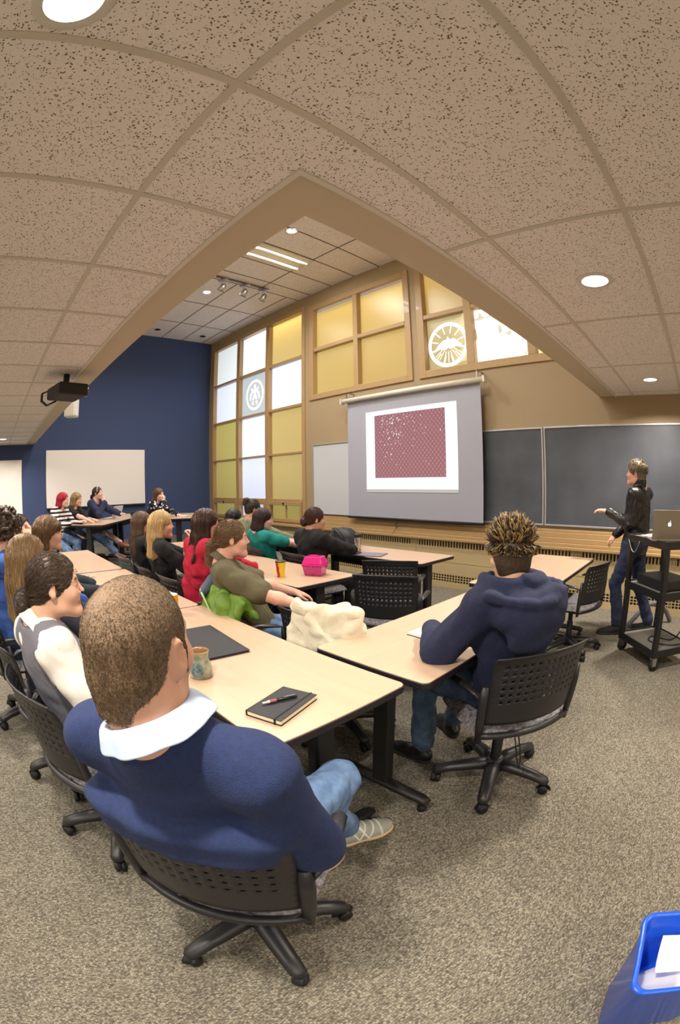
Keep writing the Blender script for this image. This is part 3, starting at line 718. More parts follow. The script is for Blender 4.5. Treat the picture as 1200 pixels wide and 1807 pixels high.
def shoe(F, ank, toe, z0, s=1., L=.27):
    """shoe under the ankle pointing toe(2D), sole at z0"""
    t = nrm((toe[0], toe[1], 0)); x = V3(t[1], -t[0], 0); A = [x, t, V3(0, 0, 1)]; a = V3(ank[0], ank[1], z0)
    F.ell(a+t*.03*s+V3(0, 0, .045*s), (.045*s, .10*s, .048*s), .02, A); F.ell(a+t*.13*s+V3(0, 0, .028*s), (.047*s, .085*s, .036*s), .03, A)
    F.cone(V3(a[0], a[1], z0+.06*s), V3(a[0], a[1], z0+.085*s), .046*s, .042*s, .02)
    F.plane((0, 0, z0+.012), (0, 0, -1))
def sole(F, ank, toe, z0, s=1.):
    t = nrm((toe[0], toe[1], 0)); x = V3(t[1], -t[0], 0); A = [x, t, V3(0, 0, 1)]; a = V3(ank[0], ank[1], z0)
    F.ell(a+t*.0*s+V3(0, 0, .012), (.040*s, .062*s, .03), .02, A); F.ell(a+t*.13*s+V3(0, 0, .012), (.050*s, .09*s, .03), .03, A); F.cone(a+V3(0, 0, .012), a+t*.13*s+V3(0, 0, .012), .034*s, .04*s, .02, (V3(0, 0, 1), .6))
    F.plane((0, 0, z0+.022), (0, 0, 1)); F.plane((0, 0, z0+.001), (0, 0, -1))

def set_flow(o, h, mode):
    """hair texture coordinates along the strands: (across, across, along)"""
    me = o.data; n = len(me.vertices); co = np.zeros(n*3, np.float32); me.vertices.foreach_get('co', co)
    q = h.loc(co.reshape(-1, 3)+np.array(o['_org']))
    x, y, z = q[:, 0], q[:, 1], q[:, 2]
    if mode == 'back': a = np.arctan2(x, z+.02)*.085; out = np.stack([a, np.zeros(n), y], 1)
    elif mode == 'down':
        r = np.hypot(x, y+.0); top = np.clip((z-.03)/.06, 0, 1); a = np.arctan2(x, -y)*.085
        out = np.stack([a, np.zeros(n)+0*r, z+0*top], 1)
    else: out = q*np.array([1, 1, 1/.12])
    at = me.attributes.new('flow', 'FLOAT_VECTOR', 'POINT'); at.data.foreach_set('vector', out.astype(np.float32).ravel())
    del o['_org']

SKIN = {}
def person(label, base, hip, head, face, fs, wristL=None, wristR=None, handL=None, handR=None, elbL=None, elbR=None, ankL=None, ankR=None,
           kneeL=(0, 0, 1), kneeR=(0, 0, 1), fem=True, sc=None, z0=0., res=.008, skin=(210, 164, 140), hair=None, top=None, legs=None, shoes=None,
           group=None, roll=0., toeL=None, toeR=None, neck=None, beard=0., extra=None, curlL=.5, curlR=.5, lower=True, shd=.045, hs=1., eyes=False, stand=False, face_drop=0.):
    sc = sc or (.93 if fem else 1.); fs = nrm((fs[0], fs[1], 0)); rt = V3(fs[1], -fs[0], 0); base = V3(base); hip = V3(hip)
    e = empty('person', tuple(base), 0, label, 'person', group)
    hd = Head(head, face, roll, sc*.98*hs)
    hc = hd.c
    nk = V3(neck) if neck is not None else hd.p(0, -.045, -.14)
    chest = nk*.62+hip*.38; 
    up = nrm(nk-hip); bk = nrm(np.cross(rt, up)); bk = bk if bk @ fs > 0 else -bk      # bk = front direction of the trunk
    A = [rt, bk, up]; Lt = np.linalg.norm(nk-hip)
    sw = (.150 if fem else .170)*sc
    sh = {-1: nk-up*shd-rt*sw-bk*.012, 1: nk-up*shd+rt*sw-bk*.012}
    L1, L2, T1, T2 = .285*sc, .25*sc, .43*sc, .41*sc
    W = {-1: wristL, 1: wristR}; EH = {-1: elbL, 1: elbR}; arms = {}
    for q in (-1, 1):
        w_ = V3(W[q]) if W[q] is not None else hip+fs*.30+rt*q*.12+V3(0, 0, .14)
        eh = V3(EH[q]) if EH[q] is not None else rt*q*.5-fs*.3-V3(0, 0, .8)
        arms[q] = ik(sh[q], w_, L1, L2, eh)
    AK = {-1: ankL, 1: ankR}; KH = {-1: kneeL, 1: kneeR}; lg = {}; hj = {}
    for q in (-1, 1):
        hj[q] = hip+rt*q*.085*sc
        a = V3(AK[q]) if AK[q] is not None else hip+fs*.42*sc+rt*q*.10+V3(0, 0, z0+.09-hip[2])
        lg[q] = ik(hj[q], a, T1, T2, KH[q])
    pts = np.array([hip, nk, hc, *sh.values(), *[p for t in arms.values() for p in t], *[p for t in lg.values() for p in t]])
    lo = pts.min(0)-.17; hi = pts.max(0)+.17; lo[2] = max(lo[2], z0-.01)
    # ---- the body, one continuous surface
    F = Field(lo, hi, res)
    g = .88
    def trunk(F, k, inf=0., hem=None):
        r = lambda v: V3(v)*sc+inf
        F.ell(hip+up*.01, r((.165, .125, .11)), k, A)
        F.ell(hip+up*Lt*.30, r((.135 if fem else .15, .105 if fem else .12, .15)), k, A)
        F.ell(hip+up*Lt*.64, r((.145 if fem else .165, .108, .17)), k, A)
        if fem:
            for q in (-1, 1): F.ell(hip+up*Lt*.62+rt*q*.06*sc+bk*.075*sc, r((.055, .05, .055)), .04, A)
        F.cone(sh[-1]+rt*.03, sh[1]-rt*.03, .052*sc+inf, .052*sc+inf, k, (bk, 1.0))
        F.cone(nk-up*.02, nk-up*.09, .075*sc+inf, .11*sc+inf, k, (bk, .8))
        for q in (-1, 1): F.cone(nk+rt*q*.03-up*.01, sh[q], .045*sc+inf, .052*sc+inf, .03)
    trunk(F, .05, -.018)
    for q in (-1, 1):
        el, wr = arms[q]
        F.cone(sh[q], el, .046*sc, .036*sc, .03); F.cone(el, el+(wr-el)*.35, .037*sc, .039*sc, .02); F.cone(el+(wr-el)*.3, wr, .039*sc, .025*sc, .02)
        hn = {-1: handL, 1: handR}[q]
        d = nrm(wr-el) if hn is None else nrm(hn[0]); n = V3(0, 0, -1) if hn is None else V3(hn[1])
        add_hand(F, wr, d, n, q if True else 1, curlL if q < 0 else curlR, sc*(.95 if fem else 1.))
        kn, ak = lg[q]
        if lower: F.cone(hj[q], kn, .075*sc, .052*sc, .03); F.cone(kn, kn+(ak-kn)*.35, .052*sc, .055*sc, .02); F.cone(kn+(ak-kn)*.3, ak, .054*sc, .036*sc, .02); F.cone(ak, ak-V3(0, 0, .03), .036*sc, .034*sc, .01)
    add_head(F, hd, nk, fem)
    hk = (tuple(skin), tuple(hair[1]))
    if hk not in SKIN: SKIN[hk] = skin_mat('skin', skin, tuple(int(v*.75) for v in hair[1]), lip=(178, 98, 92) if fem else (168, 104, 92))
    body = sdf_obj('body', F, SKIN[hk], e, base, smooth=1)
    tint_head(body, hd, base, beard)
    del F
    if eyes:
        me_ = mb()
        for q in (-1, 1):
            c = hd.p(q*.031, .0795, .001); 
            me_.lathe([(.0001, .0135), (.004, .0128), (.0041, .0128), (.0085, .0105), (.012, .005)], 16, M=Matrix.Translation(Vector(c-base)) @ Matrix((tuple(hd.r)+(0,), tuple(hd.u)+(0,), tuple(hd.f)+(0,), (0, 0, 0, 1))).transposed().to_4x4())
        me_.build('eyes', mat('eye_white', (220, 214, 206), .2), e)
    # ---- clothes
    tr = top
    kind, tm = tr[0], tr[1]; opt = tr[2] if len(tr) > 2 else {}
    F = Field(lo-.03, hi+.03, max(res, .007) if res < .008 else res)
    inf = opt.get('inf', .004); slv = opt.get('sleeve', 1.); fold = opt.get('fold', .006); loose = opt.get('loose', .012)
    trunk(F, .05, inf)
    F.cone(hip-up*.02, hip+up*.06, .13*sc+inf, .13*sc+inf, .05, (bk, .85))
    for q in (-1, 1):
        el, wr = arms[q]; ra = .052*sc+loose
        if slv <= .5:
            t = slv/.5; F.cone(sh[q], sh[q]+(el-sh[q])*t, ra, ra*.95+.004, .03)
        else:
            F.cone(sh[q], el, ra, .046*sc+loose, .03)
            t = min((slv-.5)/.5, 1.); F.cone(el, el+(wr-el)*t*.97, .046*sc+loose, .036*sc+loose*.7, .02)
    if opt.get('collar'): F.ell(nk-bk*.035-up*.02, V3(.085, .060, .055)*sc, .02, A); F.ell(nk-bk*.01-up*.05, V3(.10, .085, .05)*sc, .02, A)
    for a_, b_, ra_, rb_ in opt.get('drape', ()): F.cone(a_, b_, ra_, rb_, .035)
    if opt.get('hood'):
        for a in np.linspace(-2.6, 2.6, 27):
            o_ = rt*math.sin(a)*.112-bk*math.cos(a)*.105; h0 = .070-.045*(1-math.cos(a))/2
            F.cone(nk+o_+up*h0, nk+o_*1.3-up*(.05), .024, .040, .025)
        F.ell(nk-bk*.15-up*.02, (.165, .075, .085), .04, A); F.ell(nk-bk*.17-up*.10, (.12, .06, .10), .04, A)
        for a in np.linspace(-1.2, 1.2, 11): F.cone(nk+rt*math.sin(a)*.175-bk*(.205*math.cos(a)+.01)+up*.028, nk+rt*math.sin(a+.25)*.175-bk*(.205*math.cos(a+.25)+.01)+up*.028, .018, .018, .012)
        for a in np.linspace(-1.0, 1.0, 11): F.cone(nk+rt*math.sin(a)*.15-bk*(.15*math.cos(a)+.01)+up*.075, nk+rt*math.sin(a+.2)*.15-bk*(.15*math.cos(a+.2)+.01)+up*.075, .012, .012, .014, mode='sub')
        F.cone(nk-up*.02+bk*.02, nk+up*.15+bk*.02, .068, .095, .015, mode='sub')
    if opt.get('turtle'): F.cone(nk+V3(0, 0, -.03), hd.p(0, -.042, -.088), .078*sc, .070*sc, .02)
    F.warp(fold, opt.get('freq', 34.), seed=len(label) % 13)
    nd = opt.get('neck', .075)
    if nd and not opt.get('turtle'):
        F.cone(nk+up*(.06 if opt.get('collar') else .035)+bk*.02, nk+up*.2+bk*.02, nd*sc, nd*sc*1.3, .004, mode='sub')
        if opt.get('vee'): F.cone(nk+bk*.08-up*.02, nk+bk*.14-up*.14, nd*sc*.8, .012, .004, mode='sub')
    if opt.get('hemcut', True): F.plane(hip-up*.085, -up)
    to = sdf_obj(kind, F, tm, e, base, smooth=opt.get('smooth', 2))
    del F
    info = dict(e=e, hd=hd, nk=nk, up=up, bk=bk, rt=rt, arms=arms, legs=lg, base=base, hip=hip, sh=sh, top=to, body=body, sc=sc, trunk=trunk, lo=lo, hi=hi, A=A)
    if opt.get('collar'):
        ax = nrm(hd.p(0, -.03, -.07)-nk); x_ = nrm(rt-ax*(rt @ ax)); y_ = np.cross(ax, x_); y_ = y_ if y_ @ fs > 0 else -y_; c0 = nk+ax*.022; P = []
        for a in np.linspace(-2.75, 2.75, 41):
            row = []; cb = math.cos(a); wv = .0035*math.sin(a*7)+.002*math.sin(a*13+1)
            o_ = x_*math.sin(a)-y_*cb
            for dr, dz in ((-.004, -.02), (-.002, .012), (.001, .030), (.008, .036), (.017, .030), (.026, .014), (.034, .000), (.037, -.004)):
                pt = 1 if abs(a) < 2.2 else 1+1.6*(abs(a)-2.2)
                row.append(tuple(c0+o_*((.066 if fem else .074)*sc+dr+wv*(dr > .01))+ax*(dz*(1 if dz > .02 else pt)-.018*(1-cb)*.9)-base))
            P.append(row)
        mb().grid(P).build('collar', opt['collar'], e, solid=.004, subd=1)
    if legs:
        F = Field(lo-.03, hi+.03, res)
        F.plane  # noqa
        F.ell(hip-up*.0, V3(.168, .13, .11)*sc+.012, .04, A)
        for q in (-1, 1):
            kn, ak = lg[q]; F.cone(hj[q], kn, .092*sc, .068*sc, .04); F.cone(kn, kn+(ak-kn)*.9, .068*sc, .056*sc, .02); F.cone(kn+(ak-kn)*.6, ak+(kn-ak)*.06, .058*sc, .060*sc, .02)
        F.warp(.005, 38., 3)
        F.plane((0, 0, z0+.035), (0, 0, -1)); F.plane(hip+up*.10, up)
        sdf_obj(legs[0], F, legs[1], e, base, smooth=2)
    if shoes:
        for q in (-1, 1):
            ak = lg[q][1]; td = {-1: toeL, 1: toeR}[q]; td = td if td is not None else fs[:2]
            fl = z0 if (ak[2]-z0) < .16 else ak[2]-.09
            F = Field(V3(ak[0]-.3, ak[1]-.3, fl-.01), V3(ak[0]+.3, ak[1]+.3, fl+.16), min(res, .007)); shoe(F, ak, td, fl, sc)
            so = sdf_obj('shoe', F, shoes, e, base, smooth=1)
            F = Field(V3(ak[0]-.3, ak[1]-.3, fl-.01), V3(ak[0]+.3, ak[1]+.3, fl+.05), min(res, .006)); sole(F, ak, td, fl, sc)
            sdf_obj('sole', F, (extra or {}).get('sole', mat('rubber_sole', (40, 38, 36), .7)), so, base)
    do_hair(info, hair, res)
    return info

def strands(F, hd, n, steps, step, flow, base, r0, lift=.002, seed=3, zmin=-9, jit=.25, keep=None):
    """thin hair clumps combed over the surface of F, each a tapered three-sided strand"""
    rs = np.random.RandomState(seed); d = F.d
    m = np.argwhere(np.abs(d[1:-1, 1:-1, 1:-1]) < F.h*.6)+1
    if len(m) == 0: return None
    p = F.lo+(m[rs.randint(0, len(m), n*3)]+rs.uniform(-.5, .5, (n*3, 3)))*F.h
    q = hd.loc(p); ok = q[:, 2] > zmin
    if keep is not None: ok &= keep(q)
    p = p[ok][:n]; n = len(p)
    def smp(p):
        g = (p-F.lo)/F.h; g = np.clip(g, 1, F.n-3); i = g.astype(int); f = g-i; r = 0
        for a in (0, 1):
            for b in (0, 1):
                for c in (0, 1):
                    w_ = (f[:, 0] if a else 1-f[:, 0])*(f[:, 1] if b else 1-f[:, 1])*(f[:, 2] if c else 1-f[:, 2]); r = r+w_*np.clip(d[i[:, 0]+a, i[:, 1]+b, i[:, 2]+c], -.05, .05)
        return r
    def grad(p):
        h = F.h; g = np.stack([smp(p+np.eye(3)[k]*h)-smp(p-np.eye(3)[k]*h) for k in range(3)], 1); return g/np.maximum(np.linalg.norm(g, axis=1, keepdims=True), 1e-6)
    path = []; J = rs.normal(0, jit, (n, 3)); li = rs.uniform(-.3, 1, n)*lift; nrmv = None
    for k in range(steps):
        g = grad(p); v = flow(hd.loc(p), p)+J; v = v-g*(v*g).sum(1, keepdims=True); v /= np.maximum(np.linalg.norm(v, axis=1, keepdims=True), 1e-6)
        p = p-g*np.clip(smp(p)-li, -.006, .006)[:, None]; path.append(p.copy()); p = p+v*step
    P = np.stack(path, 1); T = np.gradient(P, axis=1) if steps > 1 else P; T /= np.maximum(np.linalg.norm(T, axis=2, keepdims=True), 1e-6)
    a = np.cross(T, np.broadcast_to(grad(P[:, 0])[:, None, :], T.shape)); a /= np.maximum(np.linalg.norm(a, axis=2, keepdims=True), 1e-6); b = np.cross(T, a)
    rr = (r0*rs.uniform(.6, 1.3, n))[:, None]*np.linspace(1, .12, steps)[None]**.7
    V = np.stack([P+(a*math.cos(t)+b*math.sin(t))*rr[..., None] for t in (0, 2.094, 4.189)], 2)-np.array(base)
    ids = np.arange(n*steps*3).reshape(n, steps, 3); f = [np.stack([ids[:, :-1, j], ids[:, :-1, (j+1) % 3], ids[:, 1:, (j+1) % 3], ids[:, 1:, j]], -1).reshape(-1, 4) for j in range(3)]
    f = np.concatenate(f); me = bpy.data.meshes.new('hair_strands'); vs = V.reshape(-1, 3)
    me.vertices.add(len(vs)); me.vertices.foreach_set('co', vs.astype(np.float32).ravel()); me.loops.add(len(f)*4); me.loops.foreach_set('vertex_index', f.astype(np.int32).ravel())
    me.polygons.add(len(f)); me.polygons.foreach_set('loop_start', np.arange(0, len(f)*4, 4, dtype=np.int32)); me.update(calc_edges=True)
    me.polygons.foreach_set('use_smooth', [True]*len(f))
    at = me.attributes.new('flow', 'FLOAT_VECTOR', 'POINT'); at.data.foreach_set('vector', np.repeat(rs.uniform(0, 3, (n, 3)), steps*3, 0).astype(np.float32).ravel())
    return me
def do_hair(I, spec, res):
    style, c = spec[0], spec[1]; c2 = spec[2] if len(spec) > 2 else tuple(min(255, int(v*1.5+14)) for v in c); hd = I['hd']; s = hd.s; nk, bk, up, rt = I['nk'], I['bk'], I['up'], I['rt']
    m = hair_mat('hair', c, c2, scale=320. if style == 'buzz' else 90.); r = min(res, .006)
    F = Field(hd.c-.30-(V3(0, 0, .28) if 'long' in style else 0), hd.c+.26, r)
    t = {'buzz': .004, 'short': .012}.get(style, .013)
    E = lambda x, y, z, rr, k=.015, mode='add': F.ell(hd.p(x, y, z), V3(rr)*s, k*s, hd.A, mode)
    Cn = lambda a, b, ra, rb, k=.02, mode='add', flat=None: F.cone(hd.p(*a), hd.p(*b), ra*s, rb*s, k*s, flat, mode)
    def face_cut(top=.055, w_=.064, front=.105):
        E(0, front+.01, top-.105, (w_, .085, .105), .006, 'sub')
    flow = 'down'
    if style == 'buzz':
        E(0, -.012, .03, (.0755, .0975, .0895)); E(0, -.05, -.02, (.062, .055, .065), .02)
        Cn((-.066, .01, .0), (-.07, .012, -.03), .012, .007); Cn((.066, .01, .0), (.07, .012, -.03), .012, .007)
        E(0, .105, -.02, (.068, .075, .105), .006, 'sub'); F.cone(hd.p(0, -.05, -.03), hd.p(0, -.055, -.085), .058*s, .054*s, .02); E(0, .03, -.15, (.1, .09, .07), .01, 'sub'); F.plane(hd.p(0, -.08, -.082), -hd.u)
        for q in (-1, 1): E(q*.09, -.008, -.002, (.028, .024, .036), .004, 'sub')
        flow = 'noise'
    elif style in ('short', 'spiky'):
        E(0, -.014, .034, (.074+t, .096+t, .088+t)); E(0, -.05, -.03, (.064, .055, .07), .02); face_cut(.062, .07)
        F.cone(hd.p(0, -.045, -.03), hd.p(0, -.052, -.08), .062*s, .056*s, .02); E(0, .05, -.16, (.12, .11, .08), .01, 'sub'); F.plane(hd.p(0, 0, -.098), -hd.u)
        for q in (-1, 1): E(q*.095, -.004, -.004, (.030, .022, .036), .004, 'sub')
        flow = 'noise'
    elif style == 'curly':
        rr = random.Random(4)
        for i in range(330):
            a, b = rr.uniform(0, 6.283), math.acos(rr.uniform(-.75, 1)); x, y, z = math.sin(b)*math.cos(a), math.sin(b)*math.sin(a), math.cos(b)
            R_ = .088+rr.uniform(.0, .03); E(x*R_*.98, -.02+y*R_*1.12, .025+z*R_*1.1, (.013,)*3, .004)
        E(0, -.02, .028, (.088, .108, .1), .005); face_cut(.05, .06, .115)
        flow = 'noise'
    elif style in ('bun', 'pony', 'knot', 'updo'):
        E(0, -.014, .032, (.0835, .104, .095)); E(0, -.06, -.02, (.062, .052, .06), .02); face_cut(.075, .068)
        for q in (-1, 1): E(q*.096, -.004, -.012, (.034, .022, .036), .006, 'sub')
        E(0, 0, -.17, (.12, .2, .07), .01, 'sub')
        by, bz, br = {'bun': (-.125, -.055, .043), 'pony': (-.12, -.04, .032), 'knot': (-.115, -.02, .044), 'updo': (-.10, .08, .036)}[style]
        Cn((0, -.09, bz+.03), (0, by, bz), .04, .03, .02)
        for i in range(7):
            a = i*.9; Cn((math.cos(a)*br*.45, by-.01+.012*math.sin(a*2), bz+math.sin(a)*br*.5), (math.cos(a+1.6)*br*.5, by-.018, bz+math.sin(a+1.6)*br*.5), br*.55, br*.5, .006)
        if style == 'pony':
            Cn((0, by-.02, bz), (0, by-.03, bz-.10), .036, .03); Cn((0, by-.03, bz-.10), (0.01, by-.01, bz-.15), .03, .012)
        flow = 'back'
    elif style.startswith('long') or style == 'bob':
        L = {'bob': -.12, 'long': -.26, 'longer': -.30}.get(style.split('_')[0], -.24)
        E(0, -.014, .034, (.086, .108, .096))
        for x, y, w_ in ((-.072, -.015, .026), (.072, -.015, .026), (-.058, -.06, .034), (.058, -.06, .034), (0, -.082, .042), (-.03, -.08, .036), (.03, -.08, .036)):
            top_ = hd.p(x, y, .02); mid = hd.p(x*1.12, y-.012, -.10)
            F.cone(top_, mid, w_*s, w_*.95*s, .02)
            if style != 'bob':
                en = nk+rt*(x*1.25)-bk*(.085 if y < -.03 else .05)+up*(L+.15); F.cone(mid, en, w_*.95*s, w_*.5*s, .02)
            else:
                F.cone(mid, hd.p(x*1.1, y, L), w_*.95*s, w_*.6*s, .02)
        face_cut(.052 if 'bang' in style else .072, .056 if 'bang' in style else .062, .108)
        if 'bang' in style: Cn((-.045, .082, .055), (.045, .082, .055), .018, .018); Cn((-.05, .07, .04), (-.03, .092, .03), .014, .008); Cn((.05, .07, .04), (.03, .092, .03), .014, .008)
        E(0, .05, -.13, (.045, .075, .09), .01, 'sub')
    def groove(X, Y, Z):
        dx, dy, dz = X-hd.c[0], Y-hd.c[1], Z-hd.c[2]
        x = dx*hd.r[0]+dy*hd.r[1]+dz*hd.r[2]; y = dx*hd.f[0]+dy*hd.f[1]+dz*hd.f[2]; z = dx*hd.u[0]+dy*hd.u[1]+dz*hd.u[2]
        a = np.arctan2(x, -y+1e-4) if flow == 'down' else np.arctan2(x, z+.02)
        al = z if flow == 'down' else y
        return .0022*np.sin(a*38+3*np.sin(al*22))+.0018*np.sin(a*71+2*np.sin(al*30+1))
    if flow in ('down', 'back'): F.warp(0, 0, fn=groove)
    ho = sdf_obj('hair', F, m, I['e'], I['base'], smooth=1)
    ho['_org'] = [float(v) for v in I['base']]
    set_flow(ho, hd, flow)
    me = None; nn = 1500 if res < .006 else (900 if res < .009 else 300); thick = .0011 if res < .006 else .0016
    upv, fv, rv = hd.u, hd.f, hd.r
    if flow == 'down':
        me = strands(F, hd, nn*2, 11, .016, lambda q, p: -np.array([[0, 0, 1.]])*np.ones((len(p), 1))+(q[:, 2:3] > .05)*(np.sign(q[:, 0:1])*rv[None]*1.4-fv[None]*.5), I['base'], thick, .003, jit=.12)
    elif flow == 'back':
        bun = hd.p(0, {'bun': -.125, 'pony': -.12, 'knot': -.115, 'updo': -.10}[style], {'bun': -.055, 'pony': -.04, 'knot': -.02, 'updo': .08}[style])
        me = strands(F, hd, nn*2, 7, .012, lambda q, p: (bun[None]-p)/np.maximum(np.linalg.norm(bun[None]-p, axis=1, keepdims=True), 1e-4), I['base'], thick, .002, jit=.15)
    elif style == 'buzz':
        me = strands(F, hd, 26000, 3, .0019, lambda q, p: (-fv*.2-upv*.7)[None]*np.ones((len(p), 1))+(p-hd.c)*0, I['base'], .00042, .0013, jit=.35, keep=lambda q: (np.random.RandomState(1).uniform(0, 1, len(q)) > 1.15*np.exp(-((q[:, 0]+.012)**2+(q[:, 1]+.062)**2+(q[:, 2]-.098)**2)/.0016)-.1))
    if me is not None:
        me.materials.append(m if style != 'buzz' else hair_mat('buzz_strand', (48, 38, 28), (132, 112, 84)))
        so_ = bpy.data.objects.new('hair_strands', me); COL.objects.link(so_); so_.parent = I['e']
    del F
    # strand clumps
    g = mb(); rr = random.Random(11)
    if style == 'spiky':
        for i in range(2300):
            a = rr.uniform(0, 6.283); b = math.acos(rr.uniform(-.15, 1)); x, y, z = math.sin(b)*math.cos(a), math.sin(b)*math.sin(a), math.cos(b)
            if y > .55 and z < .45: continue
            p = hd.p(x*.083, -.016+y*.103, .034+z*.096); L = rr.uniform(.030, .062)*(.35+.65*max(z, 0)**.5)
            d = nrm(x*hd.r*.8+y*hd.f*.7+(z+.55)*hd.u+V3(rr.gauss(0, .28), rr.gauss(0, .28), rr.gauss(0, .15)))
            if z < .25: d = nrm(d*.5-hd.u*.6+(x*hd.r+y*hd.f)*.35)
            bend = nrm(d+V3(rr.gauss(0, .35), rr.gauss(0, .35), rr.gauss(0, .1))); q = p+d*L*.55*s; e2 = q+bend*L*.5*s; r0 = rr.uniform(.0022, .0042)
            b_ = I['base']; g.tube([p-b_, q-b_, e2-b_], [r0, r0*.8, .0004], 4, mi=0 if rr.random() < .62 else 1)
        so = g.build('hair_spikes', [hair_mat_simple('spike_dark', (56, 42, 26)), hair_mat_simple('spike_tip', (156, 128, 82))], I['e'])
    elif style == 'short':
        for i in range(900):
            a = rr.uniform(0, 6.283); b = math.acos(rr.uniform(-.3, 1)); x, y, z = math.sin(b)*math.cos(a), math.sin(b)*math.sin(a), math.cos(b)
            if y > .5 and z < .42: continue
            p = hd.p(x*.083, -.016+y*.103, .034+z*.096); d = nrm(x*hd.r+y*hd.f+z*hd.u); d = nrm(d*.45+hd.f*.4*max(z, 0)-hd.u*.5*(1-max(z, 0))+V3(rr.gauss(0, .3), rr.gauss(0, .3), rr.gauss(0, .2)))
            r0 = rr.uniform(.002, .0035); b_ = I['base']; g.tube([p-b_, p+d*.012-b_, p+d*.024-b_], [r0, r0*.8, .0004], 4, mi=0 if rr.random() < .6 else 1)
        g.build('hair_tufts', [hair_mat_simple('tuft_dark', c), hair_mat_simple('tuft_light', c2)], I['e'])
    return ho
def hair_mat_simple(name, c):
    return mat(name, c, .4, spec=.4)
# ================================================================== tables
M_TOP = mat('maple_laminate', (198, 168, 142), .32, noise=(9, .10), stretch=(.25, 3, 1), coat=.08)
M_EDGE = mat('black_table_edge', (30, 24, 30), .45)
M_LEG = mat('black_table_steel', (24, 22, 24), .5)
TH = .74
def rrect(x0, x1, y0, y1, r, n=5):
    P = []
    for cx, cy, a0 in ((x1-r, y1-r, 0), (x0+r, y1-r, 90), (x0+r, y0+r, 180), (x1-r, y0+r, 270)):
        for i in range(n+1):
            a = math.radians(a0+90*i/n); P.append((cx+r*math.cos(a), cy+r*math.sin(a)))
    return P
def table(cx, cy, L, W, rz, label, z0=0., group='classroom tables', leg_in=.13):
    """L along local x, W along local y"""
    e = empty('table', (cx, cy, z0), rz, label, 'table', group)
    tp = mb().prism(rrect(-L/2+.003, L/2-.003, -W/2+.003, W/2-.003, .028), TH-.012, TH).build('tabletop', M_TOP, e, bevel=.002)
    mb().prism(rrect(-L/2, L/2, -W/2, W/2, .03), TH-.032, TH-.0035).build('edge_band', M_EDGE, tp, bevel=.004)
    for q in (-1, 1):
        x = q*(L/2-leg_in); g = mb()
        g.prism(rrect(x-.028, x+.028, -.045, .045, .012), .07, TH-.05)
        g.box((x-.03, -W/2+.07, TH-.06), (x+.03, W/2-.07, TH-.032))
        lg = g.build('leg', M_LEG, e, bevel=.004)
        mb().tube([(x, -W/2+.03, .055), (x, -W/2+.06, .065), (x, 0, .072), (x, W/2-.06, .065), (x, W/2-.03, .055)], [.022, .028, .032, .028, .022], 12, flat=(1.1, .75)).build('foot', M_LEG, lg)
        for y in (-W/2+.06, W/2-.06): mb().lathe([(.001, .0), (.022, .0), (.022, .02), (.012, .03), (.012, .045)], 14, c=(x, y, 0)).build('glide', M_DARK, lg)
    mb().box((-L/2+leg_in, -.012, TH-.16), (L/2-leg_in, .012, TH-.04)).build('stretcher', M_LEG, e)
    return e
G_ = 'tables of the seminar layout'
table(-1.665, .905, 1.53, .61, 0, 'foremost table holding the black notebook and the pottery cup', group=G_)
table(-3.205, .895, 1.53, .61, 0, 'table with the small bunch of keys, between the foremost table and the far left one', group=G_)
table(-4.77, .885, 1.53, .61, 0, 'table at the far end of the left row, bare of objects', group=G_)
table(-1.14, 2.005, 1.52, .60, math.pi/2, 'table under the open book, in front of the spiky-haired person', group=G_)
table(-1.29, 3.60, 1.54, .61, math.radians(91), 'bare table between the spiky-haired person and the radiators', group=G_)
table(-3.17, 2.25, 1.53, .61, 0, 'table with the noodle cup and the pink box', group=G_)
table(-4.72, 2.25, 1.53, .61, 0, 'table with papers and a handbag before the woman in red', group=G_)
table(-3.06, 3.54, 1.53, .58, 0, 'table with the steel travel mug, nearest the radiators', group=G_)
table(-4.62, 3.54, 1.53, .58, 0, 'table under the open sketchbook before the woman in teal', group=G_)
def far_table(nx, ny, ux, uy, L, W, label, side=1):
    """near end centre (nx,ny), running along (ux,uy)"""
    a = math.atan2(uy, ux); table(nx+ux*L/2, ny+uy*L/2, L, W, a, label, z0=PL, group='tables on the raised floor at the back')
far_table(-6.87, 1.46, -.80, .60, 1.45, .62, 'table before the striped-shirt woman on the raised floor')
far_table(-8.06, 2.35, -.80, .60, 1.3, .62, 'table carrying the white laptop on the raised floor')
far_table(-6.95, 3.10, -.91, .42, 1.5, .62, 'table before the woman in the floral top')

